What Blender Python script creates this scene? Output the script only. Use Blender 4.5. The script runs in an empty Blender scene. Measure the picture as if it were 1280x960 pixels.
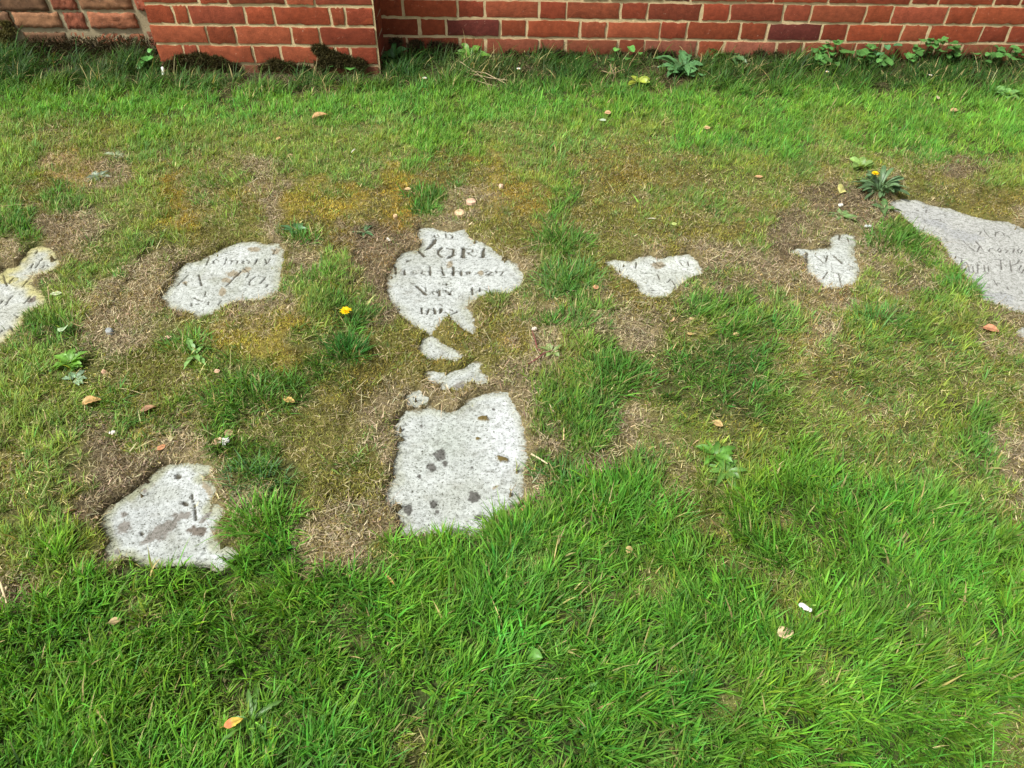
import bpy, math, random
import numpy as np
from math import radians as R
from mathutils import Matrix, Vector

random.seed(7)
rng = np.random.default_rng(11)
SC = bpy.context.scene
COL = SC.collection

# ------------------------------------------------------------------ camera
CAM_H, PITCH, ROLL, FPX = 1.30, 44.0, 0.75, 960.0
cam_d = bpy.data.cameras.new("camera")
cam_d.sensor_width = 36.0
cam_d.lens = FPX / 1280.0 * 36.0
cam_d.clip_start = 0.02
cam_d.clip_end = 500
cam = bpy.data.objects.new("camera", cam_d)
COL.objects.link(cam)
RM = Matrix.Rotation(R(90 - PITCH), 3, 'X') @ Matrix.Rotation(R(ROLL), 3, 'Z')
cam.matrix_world = Matrix.Translation((0, 0, CAM_H)) @ RM.to_4x4()
SC.camera = cam
RMn = np.array(RM)

# ------------------------------------------------------------------ world, sun, exposure
SUN_EL, SUN_AZ = 56.0, 238.0        # azimuth clockwise from +Y (the wall side)
w = bpy.data.worlds.new("World")
SC.world = w
w.use_nodes = True
nt = w.node_tree
bg = nt.nodes["Background"]
sky = nt.nodes.new("ShaderNodeTexSky")
sky.sky_type = 'NISHITA'
sky.sun_disc = False
sky.sun_elevation = R(SUN_EL)
sky.sun_rotation = R(SUN_AZ)
sky.dust_density = 4.0
hs = nt.nodes.new("ShaderNodeHueSaturation")
hs.inputs['Saturation'].default_value = 0.18
nt.links.new(sky.outputs[0], hs.inputs['Color'])
nt.links.new(hs.outputs[0], bg.inputs['Color'])
bg.inputs['Strength'].default_value = 0.105
sd = bpy.data.lights.new("sun", 'SUN')
sd.energy = 3.2
sd.angle = R(5)
sd.color = (1.0, 0.965, 0.90)
sun = bpy.data.objects.new("sun", sd)
COL.objects.link(sun)
az = R(SUN_AZ)
sdir = Vector((math.sin(az) * math.cos(R(SUN_EL)), math.cos(az) * math.cos(R(SUN_EL)), math.sin(R(SUN_EL))))
sun.rotation_euler = sdir.to_track_quat('Z', 'Y').to_euler()
sun.location = (0, 0, 6)
SC.view_settings.view_transform = 'Standard'
SC.view_settings.look = 'None'
SC.view_settings.gamma = 1.0
SC.view_settings.exposure = 0.84
SC.render.engine = 'CYCLES'
SC.cycles.max_bounces = 6
SC.cycles.diffuse_bounces = 3
SC.cycles.transmission_bounces = 3

# ------------------------------------------------------------------ ray helpers (photo point -> place on a plane)
def rays(u, v):
    u = np.asarray(u, float); v = np.asarray(v, float)
    d = np.stack([(u - 640) / FPX, -(v - 480) / FPX, -np.ones_like(u)], -1)
    return d @ RMn.T

def ground(u, v, z=0.0):
    d = rays(u, v)
    t = (z - CAM_H) / d[..., 2]
    return d[..., 0] * t, d[..., 1] * t

def on_wall(u, v, y):
    d = rays(u, v)
    t = y / d[..., 1]
    return d[..., 0] * t, CAM_H + d[..., 2] * t

def photo_uv(x, y, z=0.0):
    p = np.stack([x, y, z - CAM_H + 0 * x], -1) @ RMn
    return 640 + FPX * p[..., 0] / -p[..., 2], 480 - FPX * p[..., 1] / -p[..., 2]

def G1(u, v, z=0.0):
    x, y = ground(np.array([u]), np.array([v]), z)
    return float(x[0]), float(y[0])

# ------------------------------------------------------------------ noise
def _h(i, j, s):
    n = (i.astype(np.int64) * 374761393 + j.astype(np.int64) * 668265263 + s * 1442695041) & 0x7fffffff
    n = ((n ^ (n >> 13)) * 1274126177) & 0x7fffffff
    n = ((n ^ (n >> 16)) * 2246822519) & 0x7fffffff
    return (n & 0xffffff) / float(0xffffff)

def vnoise(x, y, s=0):
    xi = np.floor(x); yi = np.floor(y)
    fx = x - xi; fy = y - yi
    fx = fx * fx * (3 - 2 * fx); fy = fy * fy * (3 - 2 * fy)
    a = _h(xi, yi, s); b = _h(xi + 1, yi, s); c = _h(xi, yi + 1, s); d = _h(xi + 1, yi + 1, s)
    return (a + (b - a) * fx) * (1 - fy) + (c + (d - c) * fx) * fy

def fbm(x, y, f, s=0, o=4):
    r = 0; a = 0.5; t = 0
    for k in range(o):
        r = r + a * vnoise(x * f + 17.3 * k, y * f - 9.1 * k, s + k); t += a
        a *= 0.5; f *= 2.03
    return r / t * 2 - 1

def smooth(a, b, x):
    t = np.clip((x - a) / (b - a), 0, 1)
    return t * t * (3 - 2 * t)

# ------------------------------------------------------------------ object helpers
def tag(o, label=None, cat=None, group=None, kind=None):
    if label: o['label'] = label
    if cat: o['category'] = cat
    if group: o['group'] = group
    if kind: o['kind'] = kind
    return o

def new_mesh(name, V, F, mat, parent=None, cols=None, smooth_=True, sizes=None):
    """V (n,3); F either (m,k) array or list of arrays of faces with different sizes"""
    me = bpy.data.meshes.new(name)
    V = np.asarray(V, np.float32)
    Fs = F if isinstance(F, list) else [F]
    Fs = [np.asarray(f, np.int32) for f in Fs if len(f)]
    me.vertices.add(len(V))
    me.vertices.foreach_set('co', V.ravel())
    loops = np.concatenate([f.ravel() for f in Fs])
    me.loops.add(len(loops))
    me.loops.foreach_set('vertex_index', loops)
    tot = np.concatenate([np.full(len(f), f.shape[1], np.int32) for f in Fs])
    st = np.concatenate([[0], np.cumsum(tot)[:-1]]).astype(np.int32)
    me.polygons.add(len(tot))
    me.polygons.foreach_set('loop_start', st)
    me.polygons.foreach_set('loop_total', tot)
    me.polygons.foreach_set('use_smooth', np.full(len(tot), smooth_))
    me.update(calc_edges=True)
    if cols is not None:
        for nm, c in cols.items():
            c = np.asarray(c, np.float32)
            if c.ndim == 1:
                a = me.attributes.new(nm, 'FLOAT', 'POINT'); a.data.foreach_set('value', c)
            else:
                a = me.attributes.new(nm, 'FLOAT_COLOR', 'POINT')
                if c.shape[1] == 3: c = np.concatenate([c, np.ones((len(c), 1), np.float32)], 1)
                a.data.foreach_set('color', c.ravel())
    me.materials.append(mat)
    o = bpy.data.objects.new(name, me)
    COL.objects.link(o)
    if parent: o.parent = parent
    return o

class MB:
    """collects pieces into one mesh with a per-vertex colour"""
    def __init__(s): s.V = []; s.F3 = []; s.F4 = []; s.C = []; s.n = 0
    def add(s, V, F, c):
        V = np.asarray(V, float); F = np.asarray(F, int)
        if F.shape[1] == 3: s.F3.append(F + s.n)
        else: s.F4.append(F + s.n)
        s.V.append(V); s.n += len(V)
        c = np.asarray(c, float)
        s.C.append(np.broadcast_to(c, (len(V), 3)) if c.ndim == 1 else c)
    def build(s, name, mat, parent=None, loc=(0, 0, 0), smooth_=True):
        F = []
        if s.F4: F.append(np.concatenate(s.F4))
        if s.F3: F.append(np.concatenate(s.F3))
        V = np.concatenate(s.V) - np.array(loc)
        o = new_mesh(name, V, F, mat, parent, {'col': np.concatenate(s.C)}, smooth_)
        if parent is None: o.location = loc
        return o

def empty(name, loc):
    o = bpy.data.objects.new(name, None)
    COL.objects.link(o); o.location = loc
    o.empty_display_size = 0.02
    return o

# ------------------------------------------------------------------ materials
def mat_base(name):
    m = bpy.data.materials.new(name); m.use_nodes = True
    nt = m.node_tree
    return m, nt, nt.nodes['Principled BSDF'], nt.nodes['Material Output']

def N(nt, t, **k):
    n = nt.nodes.new(t)
    for a, b in k.items():
        if a in n.inputs: n.inputs[a].default_value = b
        else: setattr(n, a, b)
    return n

def leaf_mat(name, trans=0.35, rough=0.5, spec=0.35, vary=0.25, scale=60):
    m, nt, p, out = mat_base(name)
    at = N(nt, 'ShaderNodeAttribute', attribute_name='col')
    tc = N(nt, 'ShaderNodeTexCoord')
    no = N(nt, 'ShaderNodeTexNoise', Scale=scale, Detail=3.0)
    nt.links.new(tc.outputs['Object'], no.inputs['Vector'])
    mr = N(nt, 'ShaderNodeMapRange'); mr.inputs['From Min'].default_value = 0.3; mr.inputs['From Max'].default_value = 0.7
    mr.inputs['To Min'].default_value = 1 - vary; mr.inputs['To Max'].default_value = 1 + vary
    nt.links.new(no.outputs['Fac'], mr.inputs['Value'])
    mx = N(nt, 'ShaderNodeVectorMath', operation='SCALE')
    nt.links.new(at.outputs['Color'], mx.inputs[0]); nt.links.new(mr.outputs[0], mx.inputs['Scale'])
    nt.links.new(mx.outputs[0], p.inputs['Base Color'])
    p.inputs['Roughness'].default_value = rough
    p.inputs['Specular IOR Level'].default_value = spec
    if trans > 0:
        tr = N(nt, 'ShaderNodeBsdfTranslucent')
        tm = N(nt, 'ShaderNodeVectorMath', operation='MULTIPLY'); tm.inputs[1].default_value = (1.25, 1.15, 0.5)
        nt.links.new(mx.outputs[0], tm.inputs[0]); nt.links.new(tm.outputs[0], tr.inputs['Color'])
        ms = N(nt, 'ShaderNodeMixShader'); ms.inputs[0].default_value = trans
        nt.links.new(p.outputs[0], ms.inputs[1]); nt.links.new(tr.outputs[0], ms.inputs[2])
        nt.links.new(ms.outputs[0], out.inputs['Surface'])
    return m

M_GRASS = leaf_mat('grass_blades', 0.36, 0.55, 0.22, 0.22, 25)
M_MOSS = leaf_mat('moss', 0.2, 0.8, 0.1, 0.25, 60)
M_STRAW = leaf_mat('straw', 0.15, 0.7, 0.2, 0.2, 40)
M_LEAF = leaf_mat('weed_leaf', 0.3, 0.45, 0.45, 0.2, 120)
M_DEAD = leaf_mat('dead_leaf', 0.2, 0.6, 0.25, 0.28, 160)
M_PETAL = leaf_mat('petal', 0.3, 0.6, 0.2, 0.08, 200)

def soil_mat():
    m, nt, p, out = mat_base('soil')
    at = N(nt, 'ShaderNodeAttribute', attribute_name='col')
    tc = N(nt, 'ShaderNodeTexCoord')
    n1 = N(nt, 'ShaderNodeTexNoise', Scale=70.0, Detail=8.0, Roughness=0.7)
    n2 = N(nt, 'ShaderNodeTexVoronoi', Scale=180.0)
    nt.links.new(tc.outputs['Object'], n1.inputs['Vector']); nt.links.new(tc.outputs['Object'], n2.inputs['Vector'])
    mr = N(nt, 'ShaderNodeMapRange'); mr.inputs['From Min'].default_value = 0.3; mr.inputs['From Max'].default_value = 0.7
    mr.inputs['To Min'].default_value = 0.45; mr.inputs['To Max'].default_value = 1.55
    nt.links.new(n1.outputs['Fac'], mr.inputs['Value'])
    mx = N(nt, 'ShaderNodeVectorMath', operation='SCALE')
    nt.links.new(at.outputs['Color'], mx.inputs[0]); nt.links.new(mr.outputs[0], mx.inputs['Scale'])
    nt.links.new(mx.outputs[0], p.inputs['Base Color'])
    p.inputs['Roughness'].default_value = 0.95
    p.inputs['Specular IOR Level'].default_value = 0.1
    ad = N(nt, 'ShaderNodeMath', operation='ADD')
    nt.links.new(n1.outputs['Fac'], ad.inputs[0]); nt.links.new(n2.outputs['Distance'], ad.inputs[1])
    bp = N(nt, 'ShaderNodeBump', Strength=0.9, Distance=0.004)
    nt.links.new(ad.outputs[0], bp.inputs['Height']); nt.links.new(bp.outputs[0], p.inputs['Normal'])
    return m
M_SOIL = soil_mat()

def stone_mat():
    m, nt, p, out = mat_base('lichened_stone')
    tc = N(nt, 'ShaderNodeTexCoord')
    at = N(nt, 'ShaderNodeAttribute', attribute_name='col')
    # small grey-white lichen mottling
    n1 = N(nt, 'ShaderNodeTexNoise', Scale=75.0, Detail=10.0, Roughness=0.85)
    nt.links.new(tc.outputs['Object'], n1.inputs['Vector'])
    r1 = N(nt, 'ShaderNodeValToRGB')
    r1.color_ramp.elements[0].position = 0.36; r1.color_ramp.elements[0].color = (0.42, 0.42, 0.38, 1)
    r1.color_ramp.elements[1].position = 0.54; r1.color_ramp.elements[1].color = (1.16, 1.16, 1.16, 1)
    nt.links.new(n1.outputs['Fac'], r1.inputs[0])
    # fine dark pits, stretched and clustered
    n2 = N(nt, 'ShaderNodeTexNoise', Scale=190.0, Detail=3.0, Roughness=0.7)
    nt.links.new(tc.outputs['Object'], n2.inputs['Vector'])
    r2 = N(nt, 'ShaderNodeValToRGB')
    r2.color_ramp.elements[0].position = 0.35; r2.color_ramp.elements[0].color = (0.25, 0.24, 0.20, 1)
    r2.color_ramp.elements[1].position = 0.43; r2.color_ramp.elements[1].color = (1, 1, 1, 1)
    nt.links.new(n2.outputs['Fac'], r2.inputs[0])
    v1 = N(nt, 'ShaderNodeVectorMath', operation='MULTIPLY')
    nt.links.new(at.outputs['Color'], v1.inputs[0]); nt.links.new(r1.outputs[0], v1.inputs[1])
    v2 = N(nt, 'ShaderNodeVectorMath', operation='MULTIPLY')
    nt.links.new(v1.outputs[0], v2.inputs[0]); nt.links.new(r2.outputs[0], v2.inputs[1])
    nt.links.new(v2.outputs[0], p.inputs['Base Color'])
    p.inputs['Roughness'].default_value = 0.9
    p.inputs['Specular IOR Level'].default_value = 0.15
    ad = N(nt, 'ShaderNodeMath', operation='MULTIPLY_ADD'); ad.inputs[1].default_value = 0.5
    nt.links.new(n2.outputs['Fac'], ad.inputs[0]); nt.links.new(n1.outputs['Fac'], ad.inputs[2])
    bp = N(nt, 'ShaderNodeBump', Strength=0.8, Distance=0.004)
    nt.links.new(ad.outputs[0], bp.inputs['Height']); nt.links.new(bp.outputs[0], p.inputs['Normal'])
    return m
M_STONE = stone_mat()

def brick_mat(name, sc1, amp, dark):
    m, nt, p, out = mat_base(name)
    tc = N(nt, 'ShaderNodeTexCoord')
    at = N(nt, 'ShaderNodeAttribute', attribute_name='col')
    n1 = N(nt, 'ShaderNodeTexNoise', Scale=sc1, Detail=8.0, Roughness=0.7)
    nt.links.new(tc.outputs['Object'], n1.inputs['Vector'])
    mr = N(nt, 'ShaderNodeMapRange'); mr.inputs['From Min'].default_value = 0.3; mr.inputs['From Max'].default_value = 0.7
    mr.inputs['To Min'].default_value = 1 - amp; mr.inputs['To Max'].default_value = 1 + amp
    nt.links.new(n1.outputs['Fac'], mr.inputs['Value'])
    mx = N(nt, 'ShaderNodeVectorMath', operation='SCALE')
    nt.links.new(at.outputs['Color'], mx.inputs[0]); nt.links.new(mr.outputs[0], mx.inputs['Scale'])
    # pale scratches and efflorescence
    n3 = N(nt, 'ShaderNodeTexNoise', Scale=90.0, Detail=4.0, Roughness=0.6, Distortion=1.5)
    nt.links.new(tc.outputs['Object'], n3.inputs['Vector'])
    r3 = N(nt, 'ShaderNodeValToRGB')
    r3.color_ramp.elements[0].position = 0.66; r3.color_ramp.elements[0].color = (0, 0, 0, 1)
    r3.color_ramp.elements[1].position = 0.76; r3.color_ramp.elements[1].color = (dark, dark, dark, 1)
    nt.links.new(n3.outputs['Fac'], r3.inputs[0])
    m2 = N(nt, 'ShaderNodeMixRGB'); m2.inputs['Color2'].default_value = (0.6, 0.45, 0.33, 1)
    nt.links.new(r3.outputs[0], m2.inputs['Fac']); nt.links.new(mx.outputs[0], m2.inputs['Color1'])
    nt.links.new(m2.outputs[0], p.inputs['Base Color'])
    p.inputs['Roughness'].default_value = 0.88
    p.inputs['Specular IOR Level'].default_value = 0.2
    n2 = N(nt, 'ShaderNodeTexNoise', Scale=300.0, Detail=4.0)
    nt.links.new(tc.outputs['Object'], n2.inputs['Vector'])
    ad = N(nt, 'ShaderNodeMath', operation='ADD')
    nt.links.new(n1.outputs['Fac'], ad.inputs[0]); nt.links.new(n2.outputs['Fac'], ad.inputs[1])
    bp = N(nt, 'ShaderNodeBump', Strength=0.6, Distance=0.003)
    nt.links.new(ad.outputs[0], bp.inputs['Height']); nt.links.new(bp.outputs[0], p.inputs['Normal'])
    return m
M_BRICK = brick_mat('red_brick', 45.0, 0.30, 0.5)
M_OLDBRICK = brick_mat('weathered_brick', 26.0, 0.55, 0.8)
M_MORTAR = brick_mat('lime_mortar', 60.0, 0.16, 0.0)

# ------------------------------------------------------------------ exposed stone patches (outline of the bare areas)
def poly(pts):
    p = np.array(pts, float)
    x, y = ground(p[:, 0], p[:, 1])
    return np.stack([x, y], 1)

PATCH = {
 'left': [(-150,352),(0,345),(8,338),(22,336),(33,322),(40,312),(50,309),(62,312),(70,322),(74,330),(68,340),(55,345),(42,348),(36,355),(42,362),(50,366),(56,375),(54,382),(45,387),(35,392),(27,398),(26,408),(18,415),(10,425),(0,433),(-60,470),(-150,480)],
 'memory': [(205,372),(212,362),(220,350),(222,342),(235,330),(255,326),(270,318),(285,311),(300,305),(318,304),(330,307),(345,306),(352,313),(351,330),(348,345),(350,355),(344,368),(330,374),(318,378),(300,378),(285,381),(275,386),(262,393),(250,396),(240,391),(228,388),(215,384)],
 'mid_a': [(528,287),(540,286),(552,290),(565,291),(578,289),(585,297),(600,304),(612,310),(620,318),(632,325),(645,332),(652,345),(650,356),(640,362),(628,368),(612,366),(604,371),(590,376),(578,384),(585,392),(590,400),(592,410),(590,416),(583,412),(574,408),(566,396),(556,397),(548,404),(545,412),(536,418),(533,416),(520,408),(508,400),(500,388),(490,375),(486,362),(488,350),(492,340),(497,328),(503,318),(512,315),(520,316),(528,312),(530,303),(524,297)],
 'mid_b': [(530,424),(540,422),(548,430),(560,436),(574,445),(568,452),(552,448),(538,451),(527,442)],
 'mid_c': [(554,486),(556,474),(566,467),(579,465),(590,457),(600,454),(597,467),(607,472),(607,479),(596,481),(588,476),(580,478),(577,487),(568,489)],
 'mid_d': [(535,466),(554,467),(551,478),(538,476)],
 'mid_e': [(508,497),(522,491),(534,500),(526,506),(511,507)],
 'mid_f': [(505,520),(510,515),(525,514),(535,511),(545,514),(560,517),(572,516),(580,508),(590,500),(605,495),(620,493),(633,492),(638,505),(643,516),(648,522),(650,535),(655,550),(656,565),(653,580),(650,600),(652,615),(645,628),(630,640),(612,652),(604,664),(590,668),(575,673),(560,672),(545,666),(530,666),(515,669),(504,669),(506,655),(503,645),(492,635),(485,625),(488,612),(495,600),(493,585),(500,565),(498,550),(497,535)],
 'right_a': [(756,329),(768,327),(780,329),(790,329),(800,323),(812,322),(820,324),(828,325),(838,323),(850,321),(860,319),(868,326),(876,337),(874,344),(860,348),(850,355),(842,363),(832,372),(815,373),(803,368),(798,358),(788,352),(776,346),(770,338)],
 'right_b': [(990,316),(998,312),(1012,314),(1020,313),(1035,312),(1042,308),(1038,300),(1045,295),(1058,294),(1067,296),(1066,308),(1065,320),(1070,332),(1070,345),(1064,356),(1050,361),(1032,362),(1024,354),(1015,346),(1009,335),(1008,323)],
 'far_a': [(1112,253),(1128,251),(1145,252),(1160,258),(1185,263),(1215,272),(1240,277),(1260,278),(1280,287),(1350,300),(1420,330),(1440,400),(1380,415),(1300,396),(1262,390),(1245,384),(1232,378),(1222,364),(1212,352),(1200,340),(1188,322),(1178,308),(1165,298),(1150,292),(1135,278),(1120,265)],
 'far_b': [(1268,415),(1285,408),(1330,410),(1330,430),(1300,430),(1276,424)],
 'low': [(130,647),(140,635),(160,622),(180,608),(195,595),(210,585),(228,580),(245,581),(258,585),(262,592),(250,600),(262,606),(268,616),(262,628),(258,640),(265,642),(270,634),(277,636),(277,647),(268,656),(265,668),(271,682),(288,688),(300,692),(290,700),(276,712),(262,707),(240,706),(215,708),(190,706),(180,702),(165,694),(150,699),(138,701),(136,690),(140,675),(133,660)],
}
PATCHW = {k: poly(v) for k, v in PATCH.items()}

def sdf_poly(x, y, P):
    """signed distance, negative inside"""
    d2 = np.full(x.shape, 1e9); ins = np.zeros(x.shape, bool)
    n = len(P)
    for i in range(n):
        ax, ay = P[i]; bx, by = P[(i + 1) % n]
        ex, ey = bx - ax, by - ay
        t = np.clip(((x - ax) * ex + (y - ay) * ey) / (ex * ex + ey * ey + 1e-12), 0, 1)
        dx = x - ax - t * ex; dy = y - ay - t * ey
        d2 = np.minimum(d2, dx * dx + dy * dy)
        c = ((ay > y) != (by > y)) & (x < (bx - ax) * (y - ay) / (by - ay + 1e-12) + ax)
        ins ^= c
    return np.where(ins, -1, 1) * np.sqrt(d2)

def patch_d(x, y, ragged=True):
    shp = x.shape
    x = x.ravel(); y = y.ravel()
    d = np.full(x.shape, 0.2)
    for P in PATCHW.values():
        lo = P.min(0) - 0.12; hi = P.max(0) + 0.12
        m = np.where((x > lo[0]) & (x < hi[0]) & (y > lo[1]) & (y < hi[1]))[0]
        if len(m): d[m] = np.minimum(d[m], sdf_poly(x[m], y[m], P))
    if ragged:
        d = d + fbm(x, y, 28, 6, 2) * 0.0050 + fbm(x, y, 85, 5, 3) * 0.0066 + (vnoise(x * 210, y * 210, 778) - .5) * .005
        # small cushions and crumbs sitting on the stones near their rims
        cr = vnoise(x * 75, y * 75, 777)
        d = np.where((d < 0) & (d > -0.026), d + smooth(0.90, 0.97, cr) * 0.034, d)
    return d.reshape(shp)

# ------------------------------------------------------------------ what grows where
# kinds of ground cover: 0 lush grass, 1 short grass, 2 bright mown grass, 3 dark grass, 4 long grass at the wall,
# 5 dark litter, 6 grass mixed with straw, 7 olive moss, 8 ochre moss, 9 bare ochre, 10 straw, 11 bare brown
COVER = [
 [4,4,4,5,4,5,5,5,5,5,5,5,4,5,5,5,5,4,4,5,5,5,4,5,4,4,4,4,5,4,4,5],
 [2,2,2,2,2,2,2,2,2,2,2,2,2,2,2,2,2,2,2,2,2,2,2,2,2,2,2,2,2,2,2,2],
 [1,6,1,1,2,1,1,1,1,1,1,1,1,2,2,1,1,1,1,1,1,2,2,2,2,1,1,2,2,2,2,2],
 [1,9,9,10,1,6,6,1,10,1,1,6,8,7,7,8,1,6,7,7,7,7,1,1,6,6,6,6,6,11,11,1],
 [1,7,3,1,1,8,6,7,10,8,8,7,8,3,10,8,8,3,7,7,6,6,6,6,6,11,11,10,7,7,7,7],
 [3,11,10,1,1,1,7,7,10,7,7,11,11,10,10,7,7,3,7,7,7,7,7,6,11,10,10,3,3,10,10,10],
 [10,10,1,1,10,10,10,10,7,10,1,11,10,10,10,10,10,6,3,7,10,10,10,10,10,10,10,10,3,10,10,10],
 [10,3,1,10,10,11,7,10,10,1,6,11,10,10,10,7,6,3,10,7,7,3,3,1,6,10,10,1,10,3,1,10],
 [6,3,3,10,10,1,1,8,8,1,3,7,7,7,7,7,10,6,3,10,10,6,3,3,6,10,1,1,3,1,1,10],
 [1,1,1,6,7,7,1,1,8,3,3,7,7,7,7,7,10,6,3,3,6,3,3,3,6,6,6,1,6,6,1,6],
 [1,1,1,6,6,6,3,3,3,3,7,7,10,10,10,10,10,3,3,6,6,3,3,3,1,6,6,6,6,1,6,10],
 [1,1,6,11,6,6,6,3,6,7,7,7,10,10,10,10,10,3,3,10,6,1,1,1,1,1,1,6,1,1,3,6],
 [6,1,1,11,11,10,10,3,3,7,7,7,10,10,10,10,10,3,10,6,6,6,1,1,0,6,3,6,6,6,3,10],
 [6,1,1,11,11,10,10,10,3,7,7,7,10,10,10,10,10,3,0,0,6,6,1,0,0,0,1,1,1,1,6,10],
 [1,1,11,11,10,10,10,7,0,10,10,10,10,10,10,0,0,0,0,0,0,1,6,0,6,0,0,0,0,0,1,6],
 [6,0,1,11,0,0,0,0,0,10,10,1,0,0,0,0,1,0,0,0,0,0,1,0,0,6,0,0,0,0,0,0],
 [11,6,0,0,0,0,0,1,0,0,0,0,0,0,0,0,0,0,3,0,1,0,0,6,1,0,0,3,0,0,0,0],
 [0,0,0,0,1,0,0,0,0,0,3,0,0,0,0,0,0,3,3,0,0,0,0,0,1,0,0,0,3,0,0,0],
 [0,0,0,0,0,0,0,0,3,0,0,3,0,0,0,0,0,3,0,0,0,0,0,0,0,0,0,0,0,1,0,0],
 [0,0,0,0,0,0,3,0,0,0,0,0,0,0,0,0,3,0,0,0,1,0,0,0,0,1,0,0,0,0,0,0],
 [0,0,0,0,0,0,0,1,0,3,0,0,0,0,0,0,0,0,0,0,0,0,1,0,0,0,0,0,0,0,0,1],
 [0,0,0,0,0,0,0,0,0,0,0,0,1,0,0,0,0,0,0,0,6,0,0,0,0,0,0,0,0,0,0,6],
]
assert all(len(r) == 32 for r in COVER)
KINDS = 12
LONG, LITTER = 4, 5
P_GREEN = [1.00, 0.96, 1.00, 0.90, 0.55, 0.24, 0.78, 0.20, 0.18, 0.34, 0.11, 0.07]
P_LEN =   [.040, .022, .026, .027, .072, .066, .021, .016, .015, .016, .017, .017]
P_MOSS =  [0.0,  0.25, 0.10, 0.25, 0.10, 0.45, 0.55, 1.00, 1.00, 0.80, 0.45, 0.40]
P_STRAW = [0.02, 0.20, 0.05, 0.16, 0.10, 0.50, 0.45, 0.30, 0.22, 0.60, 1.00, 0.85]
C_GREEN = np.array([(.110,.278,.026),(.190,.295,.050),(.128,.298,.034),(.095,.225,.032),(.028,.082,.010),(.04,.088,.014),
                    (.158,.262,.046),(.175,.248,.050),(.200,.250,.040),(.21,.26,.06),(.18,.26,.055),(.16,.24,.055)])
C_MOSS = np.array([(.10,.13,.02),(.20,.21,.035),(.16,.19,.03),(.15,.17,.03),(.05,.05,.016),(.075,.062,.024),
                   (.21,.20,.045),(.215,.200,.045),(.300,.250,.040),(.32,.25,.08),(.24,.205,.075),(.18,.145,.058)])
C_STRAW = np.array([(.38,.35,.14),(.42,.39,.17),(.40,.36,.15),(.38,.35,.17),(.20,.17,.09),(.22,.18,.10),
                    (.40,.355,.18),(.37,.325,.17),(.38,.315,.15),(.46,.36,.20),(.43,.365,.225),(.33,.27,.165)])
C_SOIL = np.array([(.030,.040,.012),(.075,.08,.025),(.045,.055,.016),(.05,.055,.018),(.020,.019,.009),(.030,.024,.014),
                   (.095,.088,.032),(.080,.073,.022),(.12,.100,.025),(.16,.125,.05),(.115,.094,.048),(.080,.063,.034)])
W = np.zeros((24, 36, KINDS))
for r in range(24):
    for c in range(36):
        rr = min(max(r - 1, 0), 21); cc = min(max(c - 2, 0), 31)
        W[r, c, COVER[rr][cc]] = 1.0
P_GREEN = np.array(P_GREEN); P_LEN = np.array(P_LEN); P_MOSS = np.array(P_MOSS); P_STRAW = np.array(P_STRAW)

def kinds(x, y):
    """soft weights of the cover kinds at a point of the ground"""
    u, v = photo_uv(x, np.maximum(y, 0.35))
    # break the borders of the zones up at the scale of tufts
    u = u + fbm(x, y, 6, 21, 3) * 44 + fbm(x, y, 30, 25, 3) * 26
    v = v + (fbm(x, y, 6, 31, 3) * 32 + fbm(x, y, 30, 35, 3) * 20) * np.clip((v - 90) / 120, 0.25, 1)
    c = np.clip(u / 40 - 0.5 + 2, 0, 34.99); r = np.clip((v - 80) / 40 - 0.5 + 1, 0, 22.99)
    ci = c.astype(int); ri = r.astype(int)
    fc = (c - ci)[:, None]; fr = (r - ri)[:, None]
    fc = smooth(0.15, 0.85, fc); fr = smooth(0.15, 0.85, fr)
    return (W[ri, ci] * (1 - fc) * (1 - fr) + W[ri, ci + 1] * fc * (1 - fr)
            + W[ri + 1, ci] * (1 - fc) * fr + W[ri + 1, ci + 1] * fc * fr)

def turf_z(x, y, d=None):
    """height of the soil surface; the faces of the stones lie at 0"""
    if d is None: d = patch_d(x, y)
    base = 0.009 + 0.006 * (fbm(x, y, 3.0, 40, 3) + 0.6) + 0.0050 * fbm(x, y, 25, 44, 3)
    base = np.maximum(base, 0.004)
    t = smooth(-0.004, 0.014, d)
    z = -0.022 * (1 - t) + base * t
    # turf has risen a little beyond the stones and lies a bit lower along the wall foot
    u = smooth(0.12, 0.2, d)
    z = z + 0.012 * u * (fbm(x, y, 1.3, 48, 2) * 0.5 + 0.5)
    return z

# ------------------------------------------------------------------ ground sheet
WALL_Y = 3.36
def axis(a, b, h, lim_lo, lim_hi):
    mid = np.arange(a, b, h); s = h; lo = []; v = a
    while v > lim_lo: s *= 1.35; v -= s; lo.append(v)
    s = h; hi = []; v = mid[-1]
    while v < lim_hi: s *= 1.35; v += s; hi.append(v)
    return np.array(lo[::-1] + list(mid) + hi)
gx = axis(-2.75, 2.75, 0.0065, -60, 60)
gy = axis(0.30, 3.45, 0.0065, -60, 60)
GX, GY = np.meshgrid(gx, gy)
nx, ny = len(gx), len(gy)
fx, fy = GX.ravel(), GY.ravel()
dd = patch_d(fx, fy)
gz = turf_z(fx, fy, dd)
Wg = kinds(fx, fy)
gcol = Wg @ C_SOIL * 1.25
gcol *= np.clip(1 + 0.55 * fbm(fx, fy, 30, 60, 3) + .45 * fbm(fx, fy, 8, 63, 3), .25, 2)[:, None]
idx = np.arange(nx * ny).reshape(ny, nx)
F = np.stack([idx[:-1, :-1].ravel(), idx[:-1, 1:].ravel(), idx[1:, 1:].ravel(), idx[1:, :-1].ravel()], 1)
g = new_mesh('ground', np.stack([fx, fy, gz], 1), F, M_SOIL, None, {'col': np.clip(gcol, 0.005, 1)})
tag(g, kind='structure')

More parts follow.
